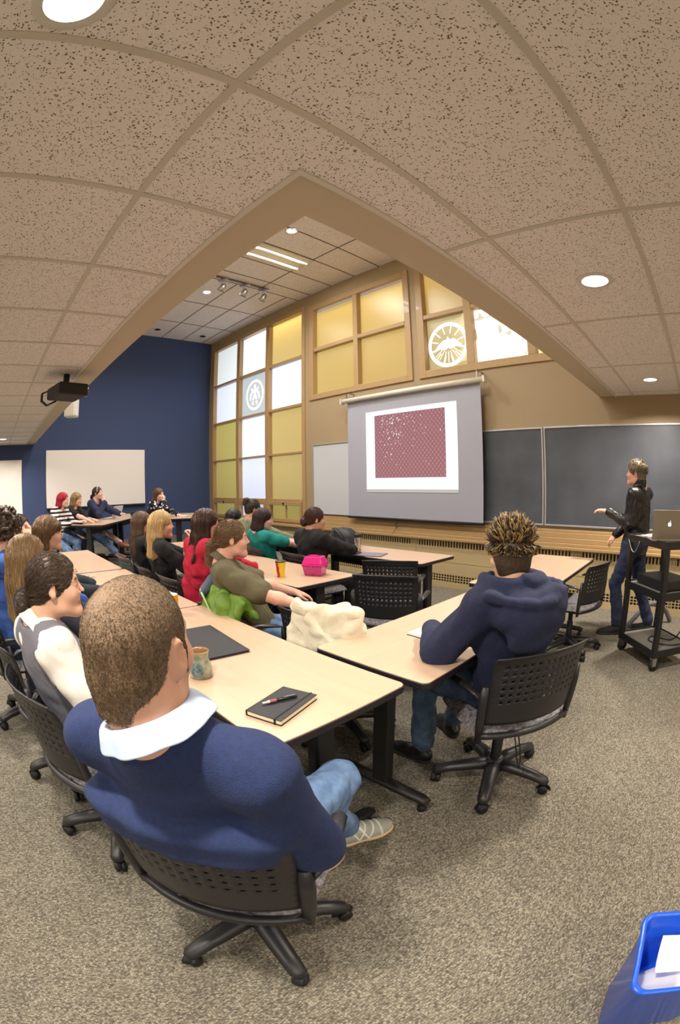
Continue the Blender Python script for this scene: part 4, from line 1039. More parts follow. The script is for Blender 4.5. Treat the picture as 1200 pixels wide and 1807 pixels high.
# ================================================================== office chairs
M_SHELL = mat('chair_shell_plastic', (34, 33, 36), .38, bump=(500, .0004))
M_SHELLG = mat('chair_shell_grey', (70, 78, 76), .45)
M_SEAT = mat('patterned_seat_fabric', (52, 50, 58), .9, noise=(70, .5), color2=(150, 146, 150))
def make_chair(name, shell=M_SHELL):
    e = empty(name, (0, 0, 0))
    mb().lathe([(.001, .058), (.046, .058), (.054, .072), (.050, .130), (.036, .145), (.001, .145)], 20).build('hub', M_SHELL, e)
    mb().lathe([(.027, .13), (.027, .27), (.021, .275), (.021, .40)], 16).build('gas_lift', M_DARK, e)
    for k in range(5):
        a = 2*math.pi*k/5+.3; c, s = math.cos(a), math.sin(a)
        lg = mb().tube([(c*.02, s*.02, .105), (c*.10, s*.10, .105), (c*.22, s*.22, .092), (c*.285, s*.285, .075), (c*.298, s*.298, .062)], [.040, .038, .032, .029, .018], 12, flat=(1, .8)).build('base_leg', M_SHELL, e)
        b = a+.9+k; cx, cy = c*.287, s*.287; g = mb(); ux, uy = math.cos(b), math.sin(b)
        for q in (-1, 1):
            Mx = Matrix.Translation((cx+ux*q*.014, cy+uy*q*.014, .026)) @ Matrix.Rotation(b, 4, 'Z') @ Matrix.Rotation(math.pi/2, 4, 'Y')
            g.lathe([(.001, -.010), (.021, -.010), (.026, -.004), (.026, .005), (.020, .010), (.001, .010)], 16, M=Mx)
        Mx = Matrix.Translation((cx, cy, .0)); g.tube([(cx, cy, .035), (cx, cy, .07)], .007, 8)
        pts = [(cx-uy*.029*math.cos(t)*1., cy+ux*.029*math.cos(t), .028+.028*math.sin(t)) for t in [i*math.pi/8 for i in range(9)]]
        g.tube(pts, .012, 8, flat=(1.5, .4))
        g.build('caster', M_DARK, lg)
    mb().prism(rrect(-.21, .21, -.20, .20, .07), .405, .43).build('seat_pan', M_SHELL, e, bevel=.01)
    # seat cushion with a rolled front edge
    P = []
    n = 14
    for i in range(n+1):
        row = []
        for j in range(n+1):
            u, v = -1+2*i/n, -1+2*j/n
            ru = u*math.sqrt(1-v*v*.22); rv = v*math.sqrt(1-u*u*.22)
            edge = max(abs(u), abs(v)); z = .484-.05*max(0, edge-.72)/.28*max(0, edge-.72)/.28-.012*(1-u*u)*(1-v*v)-.02*max(0, v-.6)
            row.append((ru*.245, rv*.235+.01, z))
        P.append(row)
    g = mb().grid(P); Q = [[(x*.96, y*.96, .43) for x, y, z in r] for r in P]
    g.grid([r[::-1] for r in Q])
    def skirt(A, B): g.grid([A, B])
    skirt([r[0] for r in P], [r[0] for r in Q]); skirt([r[-1] for r in Q], [r[-1] for r in P]); skirt(Q[0], P[0]); skirt(P[-1], Q[-1])
    g.build('seat', M_SEAT, e)
    # side posts, rear tube and arm rests
    for q in (-1, 1):
        g = mb(); g.tube([(q*.232, -.185, .40), (q*.238, -.195, .50), (q*.242, -.205, .60), (q*.240, -.212, .68)], [.013, .017, .018, .014], 10, flat=(.8, 1.2)); 
        po = g.build('side_post', M_SHELL, e)
        mb().tube([(q*.244, -.20, .615), (q*.262, -.16, .640), (q*.272, -.06, .645), (q*.272, .03, .640), (q*.268, .055, .63)], [.010, .019, .024, .022, .012], 10, flat=(1, .5)).build('armrest', M_SHELL, e)
    g = mb(); pts = []
    for i in range(13):
        a = -1+2*i/12; pts.append((a*.234, -.185-.060*(1-a*a), .43))
    g.tube(pts, .016, 10); g.tube([(-.1, -.23, .43), (-.05, -.12, .415), (0, 0, .405)], .015, 8); g.tube([(.1, -.23, .43), (.05, -.12, .415), (0, 0, .405)], .015, 8)
    g.build('rear_tube', M_SHELL, e)
    # curved perforated back
    nu, nv = 14, 10; g = mb()
    def S_(u, v):           # u -1..1, v 0..1
        w_ = .222+.012*v; x = u*w_; z = .49+.33*v-.012*u*u*v
        y = -.195-.060*(1-u*u)-.045*v-.022*(max(0, v-.8)/.2)**2
        return (x, y, z)
    for i in range(nu):
        for j in range(nv):
            u0, u1, v0, v1 = -1+2*i/nu, -1+2*(i+1)/nu, j/nv, (j+1)/nv
            um, vm = (u0+u1)/2, (v0+v1)/2; out = [S_(u0, v0), S_(um, v0), S_(u1, v0), S_(u1, vm), S_(u1, v1), S_(um, v1), S_(u0, v1), S_(u0, vm)]
            if 1 <= i < nu-1 and 3 <= j < nv-1:
                ru, rv = .0068/.236, .0068/.33
                inn = [S_(um+ru*math.cos(a), vm+rv*math.sin(a)) for a in [math.radians(225+45*k) for k in range(8)]]
                g.add(out+inn, [(k, (k+1) % 8, 8+(k+1) % 8, 8+k) for k in range(8)], 0, True)
            else: g.add(out, [tuple(range(8))], 0, True)
    key = {}; rem = []; nv_ = []
    for v in g.v:
        k_ = tuple(round(q*5000) for q in v)
        if k_ not in key: key[k_] = len(nv_); nv_.append(v)
        rem.append(key[k_])
    g.v = nv_; g.f = [tuple(rem[i] for i in f_) for f_ in g.f]
    bk = g.build('backrest', shell, e, solid=.006)
    g = mb(); g.tube([S_(u, 1.0) for u in [-1+.1*k for k in range(21)]], .0055, 8); g.build('back_rim', shell, bk)
    return e
CH = make_chair('office_chair')
CHG = None
def place_chair(x, y, fx, fy, label, z0=0., group='black swivel chairs', spin=None, grey=False):
    global CHG
    if not hasattr(place_chair, 'used'): place_chair.used = True; c = CH
    else: c = copy_tree(CH)
    c.location = (x, y, z0); c.rotation_euler = (0, 0, math.atan2(-fx, fy)); tag(c, label, 'chair', group)
    if grey:
        for ch in c.children:
            if ch.name.startswith('backrest'):
                for q in [ch]+list(ch.children):
                    q.data = q.data.copy(); q.data.materials[0] = M_SHELLG
    if spin is not None:
        import re
        for ch in c.children:
            if ch.name.startswith(('base_leg', 'hub')): ch.rotation_euler = (0, 0, spin)
    return c
# ================================================================== people and the chairs they sit on
UP = V3(0, 0, 1)
def cloth(name, c, **k):
    k.setdefault('rough', .9); k.setdefault('bump', (260, .0010)); k.setdefault('noise', (60, .18)); return mat(name, c, **k)
JEAN = cloth('blue_denim', (70, 98, 140), noise=(24, .35), color2=(110, 138, 172)); DJEAN = cloth('dark_denim', (34, 44, 66), noise=(24, .3)); BLK = cloth('black_trousers', (24, 24, 28))
RR = {'hi': .0052, 'mid': .0075, 'far': .011}
def sit(label, chair_label, seat, f, head, face, z0=0., fem=True, chair=True, grey=False, spin=None, hipz=.555, back=.04, **kw):
    f = nrm((f[0], f[1], 0)); sc = kw.pop('sc', .93 if fem else 1.)
    hip = V3(seat[0], seat[1], z0+hipz)-f*back
    if chair: place_chair(seat[0], seat[1], f[0], f[1], chair_label, z0, grey=grey, spin=spin)
    return person(label, (seat[0], seat[1], z0+.0), hip, head, face, f, fem=fem, sc=sc, z0=z0, **kw)
GA = 'people seated at the tables'
# --- man in the foreground
def chair_pt(c, f, u, v, off=0.):
    """point on the outside of a chair back; c seat centre, f facing"""
    f = nrm((f[0], f[1], 0)); r = V3(f[1], -f[0], 0); w_ = .222+.012*v
    y = -.195-.060*(1-u*u)-.045*v-off; return V3(c[0], c[1], 0)+r*(u*w_)+f*y+V3(0, 0, .49+.33*v)
MAN_DRAPE = []
for u in np.linspace(-.80, .85, 15):
    t_ = chair_pt((-.845, .43), (-.58, .81), u, 1.0, .004); MAN_DRAPE.append((t_, chair_pt((-.845, .43), (-.58, .81), u, .87, .022), .036, .018))
f = nrm((-.58, .81, 0)); r_ = V3(f[1], -f[0], 0)
man_hip = V3(-.80, .43, .55)
MAN = sit('person with cropped thinning hair in navy sweater and jeans, back to the viewer, nearest', 'black swivel chair carrying the man in the navy sweater', (-.845, .43), f, V3(-.700, .222, 1.188), (-.60, .80, .04), fem=False, sc=1.02, res=RR['hi'], spin=-1.15,
    neck=V3(-.672, .222, 1.050), shd=.072, hs=1.06, skin=(206, 162, 138), hair=('buzz', (94, 76, 58), (140, 114, 90)), beard=.55,
    top=('sweater', cloth('navy_knit', (32, 48, 92), noise=(90, .3), bump=(420, .0016)), dict(loose=.016, inf=.008, fold=.0045, freq=26, neck=.060, drape=MAN_DRAPE, collar=cloth('pale_blue_cotton', (176, 192, 216), noise=(40, .05), bump=(200, .0004)))),
    legs=('jeans', JEAN), shoes=mat('silver_trainer', (182, 184, 172), .5, noise=(30, .2)), extra=dict(sole=mat('cream_orange_sole', (222, 196, 160), .6)),
    wristR=V3(-.77, .55, .63), handR=((-.85, .35, .05), (-.3, -.5, -.8)), elbR=(.9, .1, -.9), wristL=V3(-1.06, .44, .64), handL=((.45, .75, .1), (.75, -.45, -.1)), elbL=(-.9, -.3, -.5), curlR=.8, curlL=.8,
    ankR=V3(-.95, .72, .10), kneeR=(.15, .3, 1), ankL=V3(-1.0, .99, .10), kneeL=(-.2, .3, 1), toeL=(.35, 1), toeR=(-.1, 1), group=None)
# --- woman in white shirt and grey waistcoat
WHT = cloth('white_cotton', (226, 220, 212), noise=(30, .04), bump=(90, .001))
W2P = sit('person in white shirt and grey waistcoat with a dark low bun, left of the man', 'black swivel chair under the person in the grey waistcoat', (-1.62, .28), (-.22, .97), V3(-1.56, .20, 1.14), (.16, .98, .02), res=RR['hi'], spin=.2,
    neck=V3(-1.585, .13, 1.0), hair=('bun', (42, 32, 26), (84, 66, 52)), skin=(216, 174, 148), eyes=False,
    top=('shirt', WHT, dict(loose=.022, inf=.010, fold=.007, freq=26, collar=WHT, neck=.062)), legs=('trousers', DJEAN), shoes=M_DARK,
    wristR=V3(-1.44, .46, .66), elbR=(.6, -.4, -.6), wristL=V3(-1.62, .46, .66), handR=((-.6, .6, 0), (0, 0, -1)), group=GA)
def overlay(I, name, m, inf, cuts, res=.008, k=.05):
    """a sleeveless layer over the trunk"""
    F = Field(I['lo']-.03, I['hi']+.03, res); I['trunk'](F, k, inf)
    F.cone(I['hip']-I['up']*.02, I['hip']+I['up']*.06, .13*I['sc']+inf, .13*I['sc']+inf, .05, (I['bk'], .85))
    for q in (-1, 1): F.ell(I['sh'][q]+I['rt']*q*.045-I['up']*.02, (.085, .085, .11), .01, I['A'], 'sub')
    F.cone(I['nk']+I['up']*.03+I['bk']*.02, I['nk']+I['up']*.2, .082, .1, .004, mode='sub')
    for a, b, r in cuts: F.cone(a, b, r, r, .004, mode='sub')
    F.plane(I['hip']-I['up']*.08, -I['up']); F.warp(.003, 30., 5)
    return sdf_obj(name, F, m, I['e'], I['base'], smooth=2)
overlay(W2P, 'waistcoat', cloth('grey_suiting', (112, 112, 122), noise=(120, .1)), .020, [(W2P['nk']+W2P['bk']*.1-W2P['up']*.04, W2P['nk']+W2P['bk']*.16-W2P['up']*.26, .05)])
# --- the rest of the near left row
sit('person in charcoal top with straight light brown hair, behind the white shirt', 'black swivel chair under the person with straight light brown hair', (-2.18, .22), (-.1, 1), V3(-2.10, .15, 1.16), (-.2, .98, 0), res=RR['mid'], spin=.5,
    hair=('long', (98, 74, 50), (158, 128, 88)), top=('top', cloth('charcoal_knit', (44, 46, 58)), {}), legs=('jeans', DJEAN), shoes=M_DARK, wristR=V3(-1.95, .62, .78), wristL=V3(-2.35, .62, .78), group=GA)
sit('person in bright blue shirt with dark curly hair at the left photo edge', 'black swivel chair under the curly-haired person', (-2.92, .08), (-.1, 1), V3(-2.86, .08, 1.235), (.05, 1, 0), fem=False, res=RR['mid'], spin=.9,
    hair=('curly', (36, 28, 22), (84, 68, 52)), top=('shirt', cloth('bright_blue_cotton', (58, 92, 168), noise=(30, .2)), dict(fold=.008)), legs=('jeans', DJEAN), shoes=M_DARK, wristR=V3(-2.7, .55, .78), wristL=V3(-3.0, .55, .78), group=GA)
sit('person with brown fringe and shoulder-length hair leaning over the left row table', 'black swivel chair under the person with the brown fringe', (-3.22, .28), (.0, 1), V3(-3.06, .38, 1.19), (.15, .98, 0), res=RR['mid'], spin=.1,
    hair=('long_bang', (72, 50, 34), (140, 108, 72)), top=('top', cloth('teal_dark_knit', (30, 44, 56)), {}), legs=('jeans', DJEAN), shoes=M_DARK, wristR=V3(-2.95, .72, .78), wristL=V3(-3.3, .72, .78), group=GA)
sit('person holding a hand to the ear, almost hidden behind the fringe-haired person', 'black swivel chair behind the fringe-haired person', (-4.05, .22), (.0, 1), V3(-3.98, .235, 1.17), (.6, .8, 0), res=RR['far'], spin=.3,
    hair=('bun', (36, 28, 24)), top=('top', cloth('plum_knit', (52, 36, 52)), {}), legs=('jeans', DJEAN), shoes=M_DARK, wristR=V3(-3.86, .31, 1.07), handR=((-.3, .1, .9), (-.9, 0, .1)), elbR=(.5, .4, -.9), wristL=V3(-4.1, .7, .78), group=GA)
# --- middle row, front
G2 = GA
sit('person in black top with long brown hair, left neighbour of the blonde', 'grey-backed swivel chair under the long-haired person in black', (-4.25, 1.54), (.05, 1), V3(-4.17, 1.47, 1.12), (.3, .95, .02), res=RR['mid'], grey=True,
    hair=('longer', (70, 52, 42), (124, 98, 78)), top=('top', cloth('black_knit', (20, 20, 24)), {}), legs=('trousers', BLK), shoes=M_DARK, wristR=V3(-4.0, 1.98, .79), group=G2)
sit('person with blonde hair in black top, hand raised to the mouth', 'black swivel chair under the blonde person', (-3.60, 1.52), (.1, 1), V3(-3.45, 1.385, 1.155), (.36, .93, -.02), res=RR['mid'],
    hair=('long', (168, 134, 84), (226, 200, 146)), skin=(222, 180, 158), top=('top', cloth('black_jersey', (22, 22, 25)), dict(sleeve=.58)), legs=('trousers', BLK), shoes=M_DARK,
    wristR=V3(-3.30, 1.62, 1.02), handR=((-.35, -.25, .8), (-.6, -.6, 0)), elbR=(.4, .7, -.9), curlR=1.2, wristL=V3(-3.65, 2.0, .78), group=G2)
sit('person in crimson sweater with long dark hair', 'black swivel chair under the person in crimson', (-3.08, 1.52), (.05, 1), V3(-3.00, 1.57, 1.175), (.2, .98, 0), res=RR['mid'],
    hair=('longer', (46, 28, 24), (84, 54, 42)), top=('sweater', cloth('crimson_knit', (190, 24, 58), noise=(60, .3)), dict(loose=.022, inf=.014, fold=.009)), legs=('jeans', DJEAN), shoes=M_DARK, wristR=V3(-2.98, 1.97, .79), wristL=V3(-3.2, 2.0, .79), group=G2)
OLV = sit('person in olive short-sleeved shirt with a brown ponytail, arm stretched to the cream coat', 'black swivel chair with the green jacket on its back', (-2.32, 1.58), (.42, .90), V3(-2.30, 1.37, 1.14), (.42, .90, 0), res=RR['hi'], spin=.6,
    neck=V3(-2.325, 1.31, 1.0), hair=('pony', (78, 56, 38), (132, 102, 70)), skin=(222, 172, 150), top=('shirt', cloth('olive_cotton', (96, 90, 66), noise=(26, .2), bump=(80, .002)), dict(sleeve=.42, loose=.026, inf=.014, fold=.008, freq=24, collar=cloth('olive_cotton', (96, 90, 66)))), legs=('jeans', JEAN), shoes=M_DARK,
    wristR=V3(-1.80, 1.52, .80), handR=((.9, .1, -.1), (0, 0, -1)), elbR=(.2, -.6, -.7), curlR=.35, wristL=V3(-2.2, 1.92, .70), ankR=V3(-2.0, 1.9, .1), group=None)
# --- middle row, back
sit('person in sage green shirt with messy pinned-up dark hair', 'black swivel chair under the person in sage green', (-4.40, 2.90), (.05, 1), V3(-4.33, 2.88, 1.18), (.3, .95, 0), res=RR['far'],
    hair=('updo', (40, 30, 26)), top=('shirt', cloth('sage_cotton', (124, 130, 104)), dict(loose=.02)), legs=('jeans', DJEAN), shoes=M_DARK, wristR=V3(-4.0, 3.3, .79), wristL=V3(-4.4, 3.3, .79), group=G2)
sit('person in teal T-shirt with short dark hair and glasses, writing', 'black swivel chair under the person in teal', (-3.92, 2.84), (.15, .98), V3(-3.88, 2.70, 1.10), (.5, .86, -.1), res=RR['mid'],
    hair=('bob', (42, 30, 30), (70, 50, 50)), skin=(224, 182, 164), top=('shirt', cloth('teal_jersey', (14, 132, 130)), dict(sleeve=.4, neck=.085)), legs=('jeans', DJEAN), shoes=M_DARK,
    wristR=V3(-3.62, 3.12, .80), elbR=(.8, -.2, -.6), wristL=V3(-3.95, 3.3, .79), curlR=1.1, group=G2)
sit('person in black cap-like dark hair, only the crown visible beside sage green', 'black swivel chair hidden beside the sage green person', (-5.02, 2.92), (.1, 1), V3(-4.90, 2.96, 1.05), (.5, .86, -.3), res=RR['far'],
    hair=('bob', (18, 16, 18)), top=('top', cloth('black_fleece', (22, 22, 26)), {}), legs=('trousers', BLK), shoes=M_DARK, group=G2)
sit('person in black cardigan with a dark knotted bun, seen from behind', 'black swivel chair under the person in the black cardigan', (-3.28, 2.88), (.1, 1), V3(-3.20, 2.82, 1.12), (.40, .92, 0), res=RR['mid'],
    hair=('knot', (50, 32, 26), (84, 54, 42)), top=('cardigan', cloth('black_cardigan', (20, 20, 23)), dict(loose=.028, inf=.022, fold=.008)), legs=('trousers', BLK), shoes=M_DARK, wristR=V3(-3.12, 3.25, .79), elbR=(.6, -.5, -.6), wristL=V3(-3.35, 3.25, .79), group=G2)
# --- raised floor at the back
f7 = (.62, .78)
STR = mat('black_white_stripes', (230, 226, 224), .9); 
def stripes():
    nt = STR.node_tree; b = nt.nodes['Principled BSDF']; tc = N(nt, 'ShaderNodeTexCoord'); wv = N(nt, 'ShaderNodeTexWave', i_Scale=5.2, i_Distortion=.5); wv.bands_direction = 'Z'; nt.links.new(tc.outputs['Object'], wv.inputs[0])
    cr = N(nt, 'ShaderNodeValToRGB'); cr.color_ramp.interpolation = 'CONSTANT'; cr.color_ramp.elements[0].color = (*lin((230, 226, 226)), 1); cr.color_ramp.elements[1].position = .52; cr.color_ramp.elements[1].color = (*lin((26, 24, 30)), 1)
    nt.links.new(wv.outputs['Fac'], cr.inputs[0]); nt.links.new(cr.outputs[0], b.inputs['Base Color'])
stripes()
FLR = mat('floral_print', (24, 22, 30), .9)
def floral():
    nt = FLR.node_tree; b = nt.nodes['Principled BSDF']; tc = N(nt, 'ShaderNodeTexCoord'); v = N(nt, 'ShaderNodeTexVoronoi', i_Scale=15.); nt.links.new(tc.outputs['Object'], v.inputs['Vector'])
    cr = N(nt, 'ShaderNodeValToRGB'); cr.color_ramp.interpolation = 'CONSTANT'; cr.color_ramp.elements[0].color = (*lin((226, 214, 220)), 1); cr.color_ramp.elements[1].position = .34; cr.color_ramp.elements[1].color = (*lin((24, 22, 32)), 1)
    nt.links.new(v.outputs['Distance'], cr.inputs[0]); nt.links.new(cr.outputs[0], b.inputs['Base Color'])
floral()
G3 = 'people at the raised back tables'
sit('person with bobbed red hair in black and white striped shirt', 'black swivel chair under the person in stripes', (-7.30, 1.05), (.75, .66), V3(-7.20, 1.17, 1.325), (.5, .86, -.05), z0=PL, res=RR['far'], hair=('bob', (150, 26, 44), (196, 44, 60)), skin=(222, 182, 168),
    top=('shirt', STR, dict(neck=.085)), legs=('jeans', JEAN), shoes=M_DARK, wristR=V3(-6.95, 1.22, .98), wristL=V3(-7.1, 1.45, .98), ankR=V3(-6.75, 1.35, .32), group=G3)
sit('person with light brown hair in black T-shirt, forearm on the far table', 'black swivel chair under the person in the black T-shirt', (-7.72, 1.36), (.75, .66), V3(-7.58, 1.475, 1.315), (.5, .86, -.1), z0=PL, res=RR['far'], hair=('long', (120, 92, 58), (176, 146, 98)), skin=(222, 180, 160),
    top=('shirt', cloth('black_tshirt', (26, 25, 30)), dict(sleeve=.4)), legs=('jeans', DJEAN), shoes=M_DARK, wristR=V3(-7.14, 1.60, .98), wristL=V3(-7.35, 1.72, .98), elbR=(.3, -.8, -.3), group=G3)
HB = sit('person with white headband in navy cardigan, chin on hand, before the far laptop', 'black swivel chair under the person in the navy cardigan', (-8.06, 1.83), (.75, .66), V3(-7.88, 1.93, 1.395), (.65, .76, .08), z0=PL, res=RR['far'], hair=('bun', (34, 26, 26)), skin=(218, 174, 154),
    top=('cardigan', cloth('navy_cardigan', (42, 48, 80)), dict(loose=.02, neck=.09)), legs=('jeans', JEAN), shoes=mat('brown_red_shoe', (128, 66, 56), .6), wristR=V3(-7.70, 2.02, 1.24), handR=((-.3, -.1, .9), (-.8, -.2, .2)), elbR=(.6, .2, -1), curlR=1.2,
    wristL=V3(-7.55, 2.35, .985), handL=((.6, .7, 0), (0, 0, -1)), ankL=V3(-7.2, 2.35, .5), ankR=V3(-7.3, 2.2, .32), group=G3)
g = mb(); h_ = HB['hd']; b_ = HB['base']
g.tube([h_.p(.092*math.cos(a), .038-.01*math.sin(a), .022+.108*math.sin(a))-b_ for a in [math.pi*i/14 for i in range(15)]], .011, 8, flat=(.4, 1)); g.build('headband', mat('white_band', (228, 226, 228), .6), HB['e'])
sit('person in dark floral top leaning a cheek on one hand, alone at the back table', 'black swivel chair under the person in the floral top', (-7.95, 2.92), (.7, .7), V3(-7.70, 3.06, 1.335), (.85, .5, -.1), z0=PL, res=RR['far'], hair=('long', (74, 46, 38), (120, 84, 64)), skin=(226, 188, 178),
    top=('top', FLR, dict(neck=.07)), legs=('trousers', BLK), shoes=M_DARK, wristR=V3(-7.60, 3.12, 1.20), handR=((-.1, .0, 1), (-.8, -.3, 0)), elbR=(.7, -.1, -1), curlR=.6, wristL=V3(-7.45, 3.32, .975), group=G3)
# --- spiky-haired person in the navy hoodie
fh = nrm((-.85, .53, 0))
HOOD = sit('person with gelled spiky hair in navy hooded sweatshirt, seen from behind at the right', 'black swivel chair under the spiky-haired person in the navy hoodie', (-.76, 1.78), fh, V3(-.742, 1.685, 1.155), (-.62, .78, -.05), fem=False, sc=.97, res=RR['hi'], spin=-.03, hs=1.06,
    neck=V3(-.708, 1.65, 1.03), hair=('spiky', (44, 34, 24), (74, 58, 38)), skin=(220, 176, 150), top=('hoodie', cloth('navy_fleece', (28, 36, 68), noise=(70, .3), bump=(240, .002)), dict(hood=True, loose=.024, inf=.018, fold=.009, freq=24, neck=0)),
    legs=('jeans', cloth('washed_dark_denim', (48, 66, 92), noise=(20, .3), color2=(76, 100, 124))), shoes=mat('black_leather_shoe', (22, 20, 22), .4),
    wristL=V3(-1.10, 1.66, .79), handL=((-.3, .9, 0), (0, 0, -1)), elbL=(.3, -1, -.7), wristR=V3(-1.06, 2.02, .79), handR=((-.6, .7, 0), (0, 0, -1)), elbR=(.7, .5, -.4),
    ankL=V3(-1.16, 1.72, .10), toeL=(-1, .05), ankR=V3(-1.18, 2.05, .10), kneeL=(-.5, .1, 1), group=None)
# --- standing speaker at the board
fx = nrm((-.96, .28, 0)); sp = person('person standing at the chalkboard in black jacket and jeans, arm held out, speaking', (-.62, 4.52, 0), V3(-.60, 4.52, .88), V3(-.60, 4.50, 1.555), (-.94, .1, .05), fx, fem=False, sc=.97, res=RR['hi'], z0=0,
    neck=V3(-.565, 4.51, 1.40), hair=('short', (70, 62, 48), (128, 112, 84)), skin=(218, 170, 148), top=('jacket', mat('black_leather_jacket', (20, 18, 22), .36, bump=(30, .004)), dict(turtle=True, loose=.014, inf=.012, fold=.006)),
    legs=('jeans', cloth('indigo_denim', (34, 44, 72))), shoes=mat('black_suede_shoe', (26, 24, 26), .8),
    wristL=V3(-.87, 4.38, 1.19), handL=((-.95, -.05, .15), (.1, .1, -1)), elbL=(.3, -.1, -1), wristR=V3(-.84, 4.62, .94), handR=((-.7, 0, -.6), (0, .2, -1)), elbR=(.8, .2, -.5), curlL=.6, curlR=.9,
    ankL=V3(-.70, 4.44, .10), ankR=V3(-.38, 4.62, .10), toeL=(-.9, -.35), toeR=(-.8, .3), kneeL=(-.9, .1, .1), kneeR=(-.9, .1, .1))
# --- empty chairs
place_chair(-2.12, 2.62, -.47, .88, 'empty black swivel chair right of the pink box, nearer of the two empty ones', spin=.3)
place_chair(-2.50, 3.10, -.55, .83, 'empty black swivel chair with see-through dotted back facing the radiators', spin=.8)
place_chair(-1.04, 3.78, -.97, .22, 'empty black swivel chair tucked side-on at the bare table near the speaker', spin=.1)
place_chair(-1.72, 1.69, -.12, 1, 'black swivel chair buried under the cream coat', spin=.5)
# ================================================================== things on the tables
M_PAPER = mat('white_paper', (238, 236, 230), .7); M_PAGE = mat('cream_page_edges', (226, 214, 186), .8, bump=(500, .001))
M_COVER = mat('black_book_cover', (26, 26, 30), .55, bump=(700, .0003))
def at_table(name, x, y, z, rz, label, cat): return empty(name, (x, y, z), rz, label, cat)
# pottery cup
e = at_table('cup', -1.47, .70, TH, .3, 'glazed pottery cup with a blue-brown swirl beside the black folder', 'cup')
M_POT = mat('speckled_glaze', (168, 166, 140), .25, noise=(38, .5), color2=(92, 104, 84), coat=.5); M_POTR = mat('brown_glaze', (150, 110, 70), .3, coat=.5)
mb().lathe([(.001, 0), (.040, 0), (.046, .010), (.0455, .035), (.041, .055), (.0345, .075), (.0335, .088), (.037, .103), (.0385, .107)], 36).build('cup_body', M_POT, e)
mb().lathe([(.0385, .107), (.0365, .1085), (.034, .103), (.0305, .088), (.031, .06), (.001, .05)], 36).build('cup_lining', M_POTR, e)
g = mb(); P = []
for i in range(9):
    row = []
    for j in range(9):
        a = -1.15+(-1+2*i/8)*.62; v = (-1+2*j/8); rr_ = .62*math.sqrt(max(0, 1-v*v)); a = -1.15+(-1+2*i/8)*rr_
        z = .043+v*.030; r = .0475 if z < .04 else .0475-(z-.04)*.18; row.append((r*math.cos(a), r*math.sin(a), z))
    P.append(row)
g.grid(P); g.build('swirl_medallion', mat('blue_swirl_glaze', (120, 142, 140), .2, noise=(48, .6), color2=(52, 70, 84), coat=.6), e)
# orange mug
e = at_table('mug', -2.335, .965, TH, 0, 'yellow-orange mug with white inside beyond the cropped head', 'mug')
M_ORG = mat('orange_ceramic', (216, 140, 34), .3, coat=.4)
mb().lathe([(.001, 0), (.034, 0), (.038, .004), (.041, .10), (.0415, .118), (.040, .120)], 36).build('mug_body', M_ORG, e)
mb().lathe([(.040, .120), (.038, .118), (.037, .06), (.034, .012), (.001, .010)], 36).build('mug_lining', mat('white_ceramic', (234, 232, 226), .2), e)
mb().tube([(-.038, -.01, .098), (-.060, -.015, .095), (-.070, -.017, .065), (-.060, -.015, .032), (-.036, -.01, .026)], .006, 10).build('handle', M_ORG, e)
# black folder
def quad_slab(name, pts, z0, z1, m, parent, bevel=0., org=(0, 0, 0)):
    return mb().prism([(x-org[0], y-org[1]) for x, y in pts], z0-org[2], z1-org[2]).build(name, m, parent, bevel=bevel)
cx, cy = -1.80, .90; e = at_table('folder', cx, cy, TH, math.radians(-5), 'large black portfolio folder lying behind the pottery cup', 'folder')
mb().box((-.215, -.115, .0), (.215, .115, .003)).build('back_cover', M_COVER, e, bevel=.001)
mb().box((-.210, -.110, .003), (.212, .112, .009)).build('sheets', mat('dark_sheets', (52, 44, 66), .7), e)
mb().box((-.215, -.115, .009), (.215, .115, .012)).build('front_cover', M_COVER, e, bevel=.001)
# notebook and pen
P4 = [(-1.11, .66), (-1.18, .87), (-1.04, .89), (-.98, .70)]
e = at_table('notebook', -1.075, .785, TH, math.radians(108), 'black hardcover notebook closed with an elastic band, under the pen', 'notebook')
mb().box((-.105, -.066, .003), (.104, .063, .017)).build('pages', M_PAGE, e, bevel=.002)
mb().box((-.107, -.068, 0), (.107, .068, .0028)).box((-.107, -.068, .0172), (.107, .068, .0200)).box((-.107, .064, .0), (.107, .068, .02)).build('cover', M_COVER, e, bevel=.001)
mb().box((-.1085, -.047, -.0), (.1085, -.041, .0212)).build('elastic_band', mat('elastic', (18, 18, 20), .8), e)
e = at_table('pen', -1.085, .790, TH+.0212, math.radians(77), 'black and rose ballpoint pen lying on the black notebook', 'pen')
Mx = Matrix.Translation((0, 0, .0055)) @ Matrix.Rotation(math.pi/2, 4, 'Y')
mb().lathe([(.001, -.020), (.0052, -.018), (.0052, .052), (.0045, .056), (.001, .057)], 14, M=Mx).build('barrel', mat('pen_black', (24, 24, 28), .25), e)
mb().lathe([(.0053, -.042), (.0056, -.035), (.0056, -.020), (.0053, -.018)], 14, M=Mx).build('grip', mat('pen_rose', (150, 84, 84), .5), e)
mb().lathe([(.001, -.066), (.0035, -.066), (.0035, -.050), (.0052, -.048), (.0053, -.042)], 14, M=Mx).build('push_button', mat('pen_cream', (222, 214, 190), .4), e)
mb().box((.01, -.0012, .0105), (.05, .0012, .0122)).build('clip', M_STEEL, e)
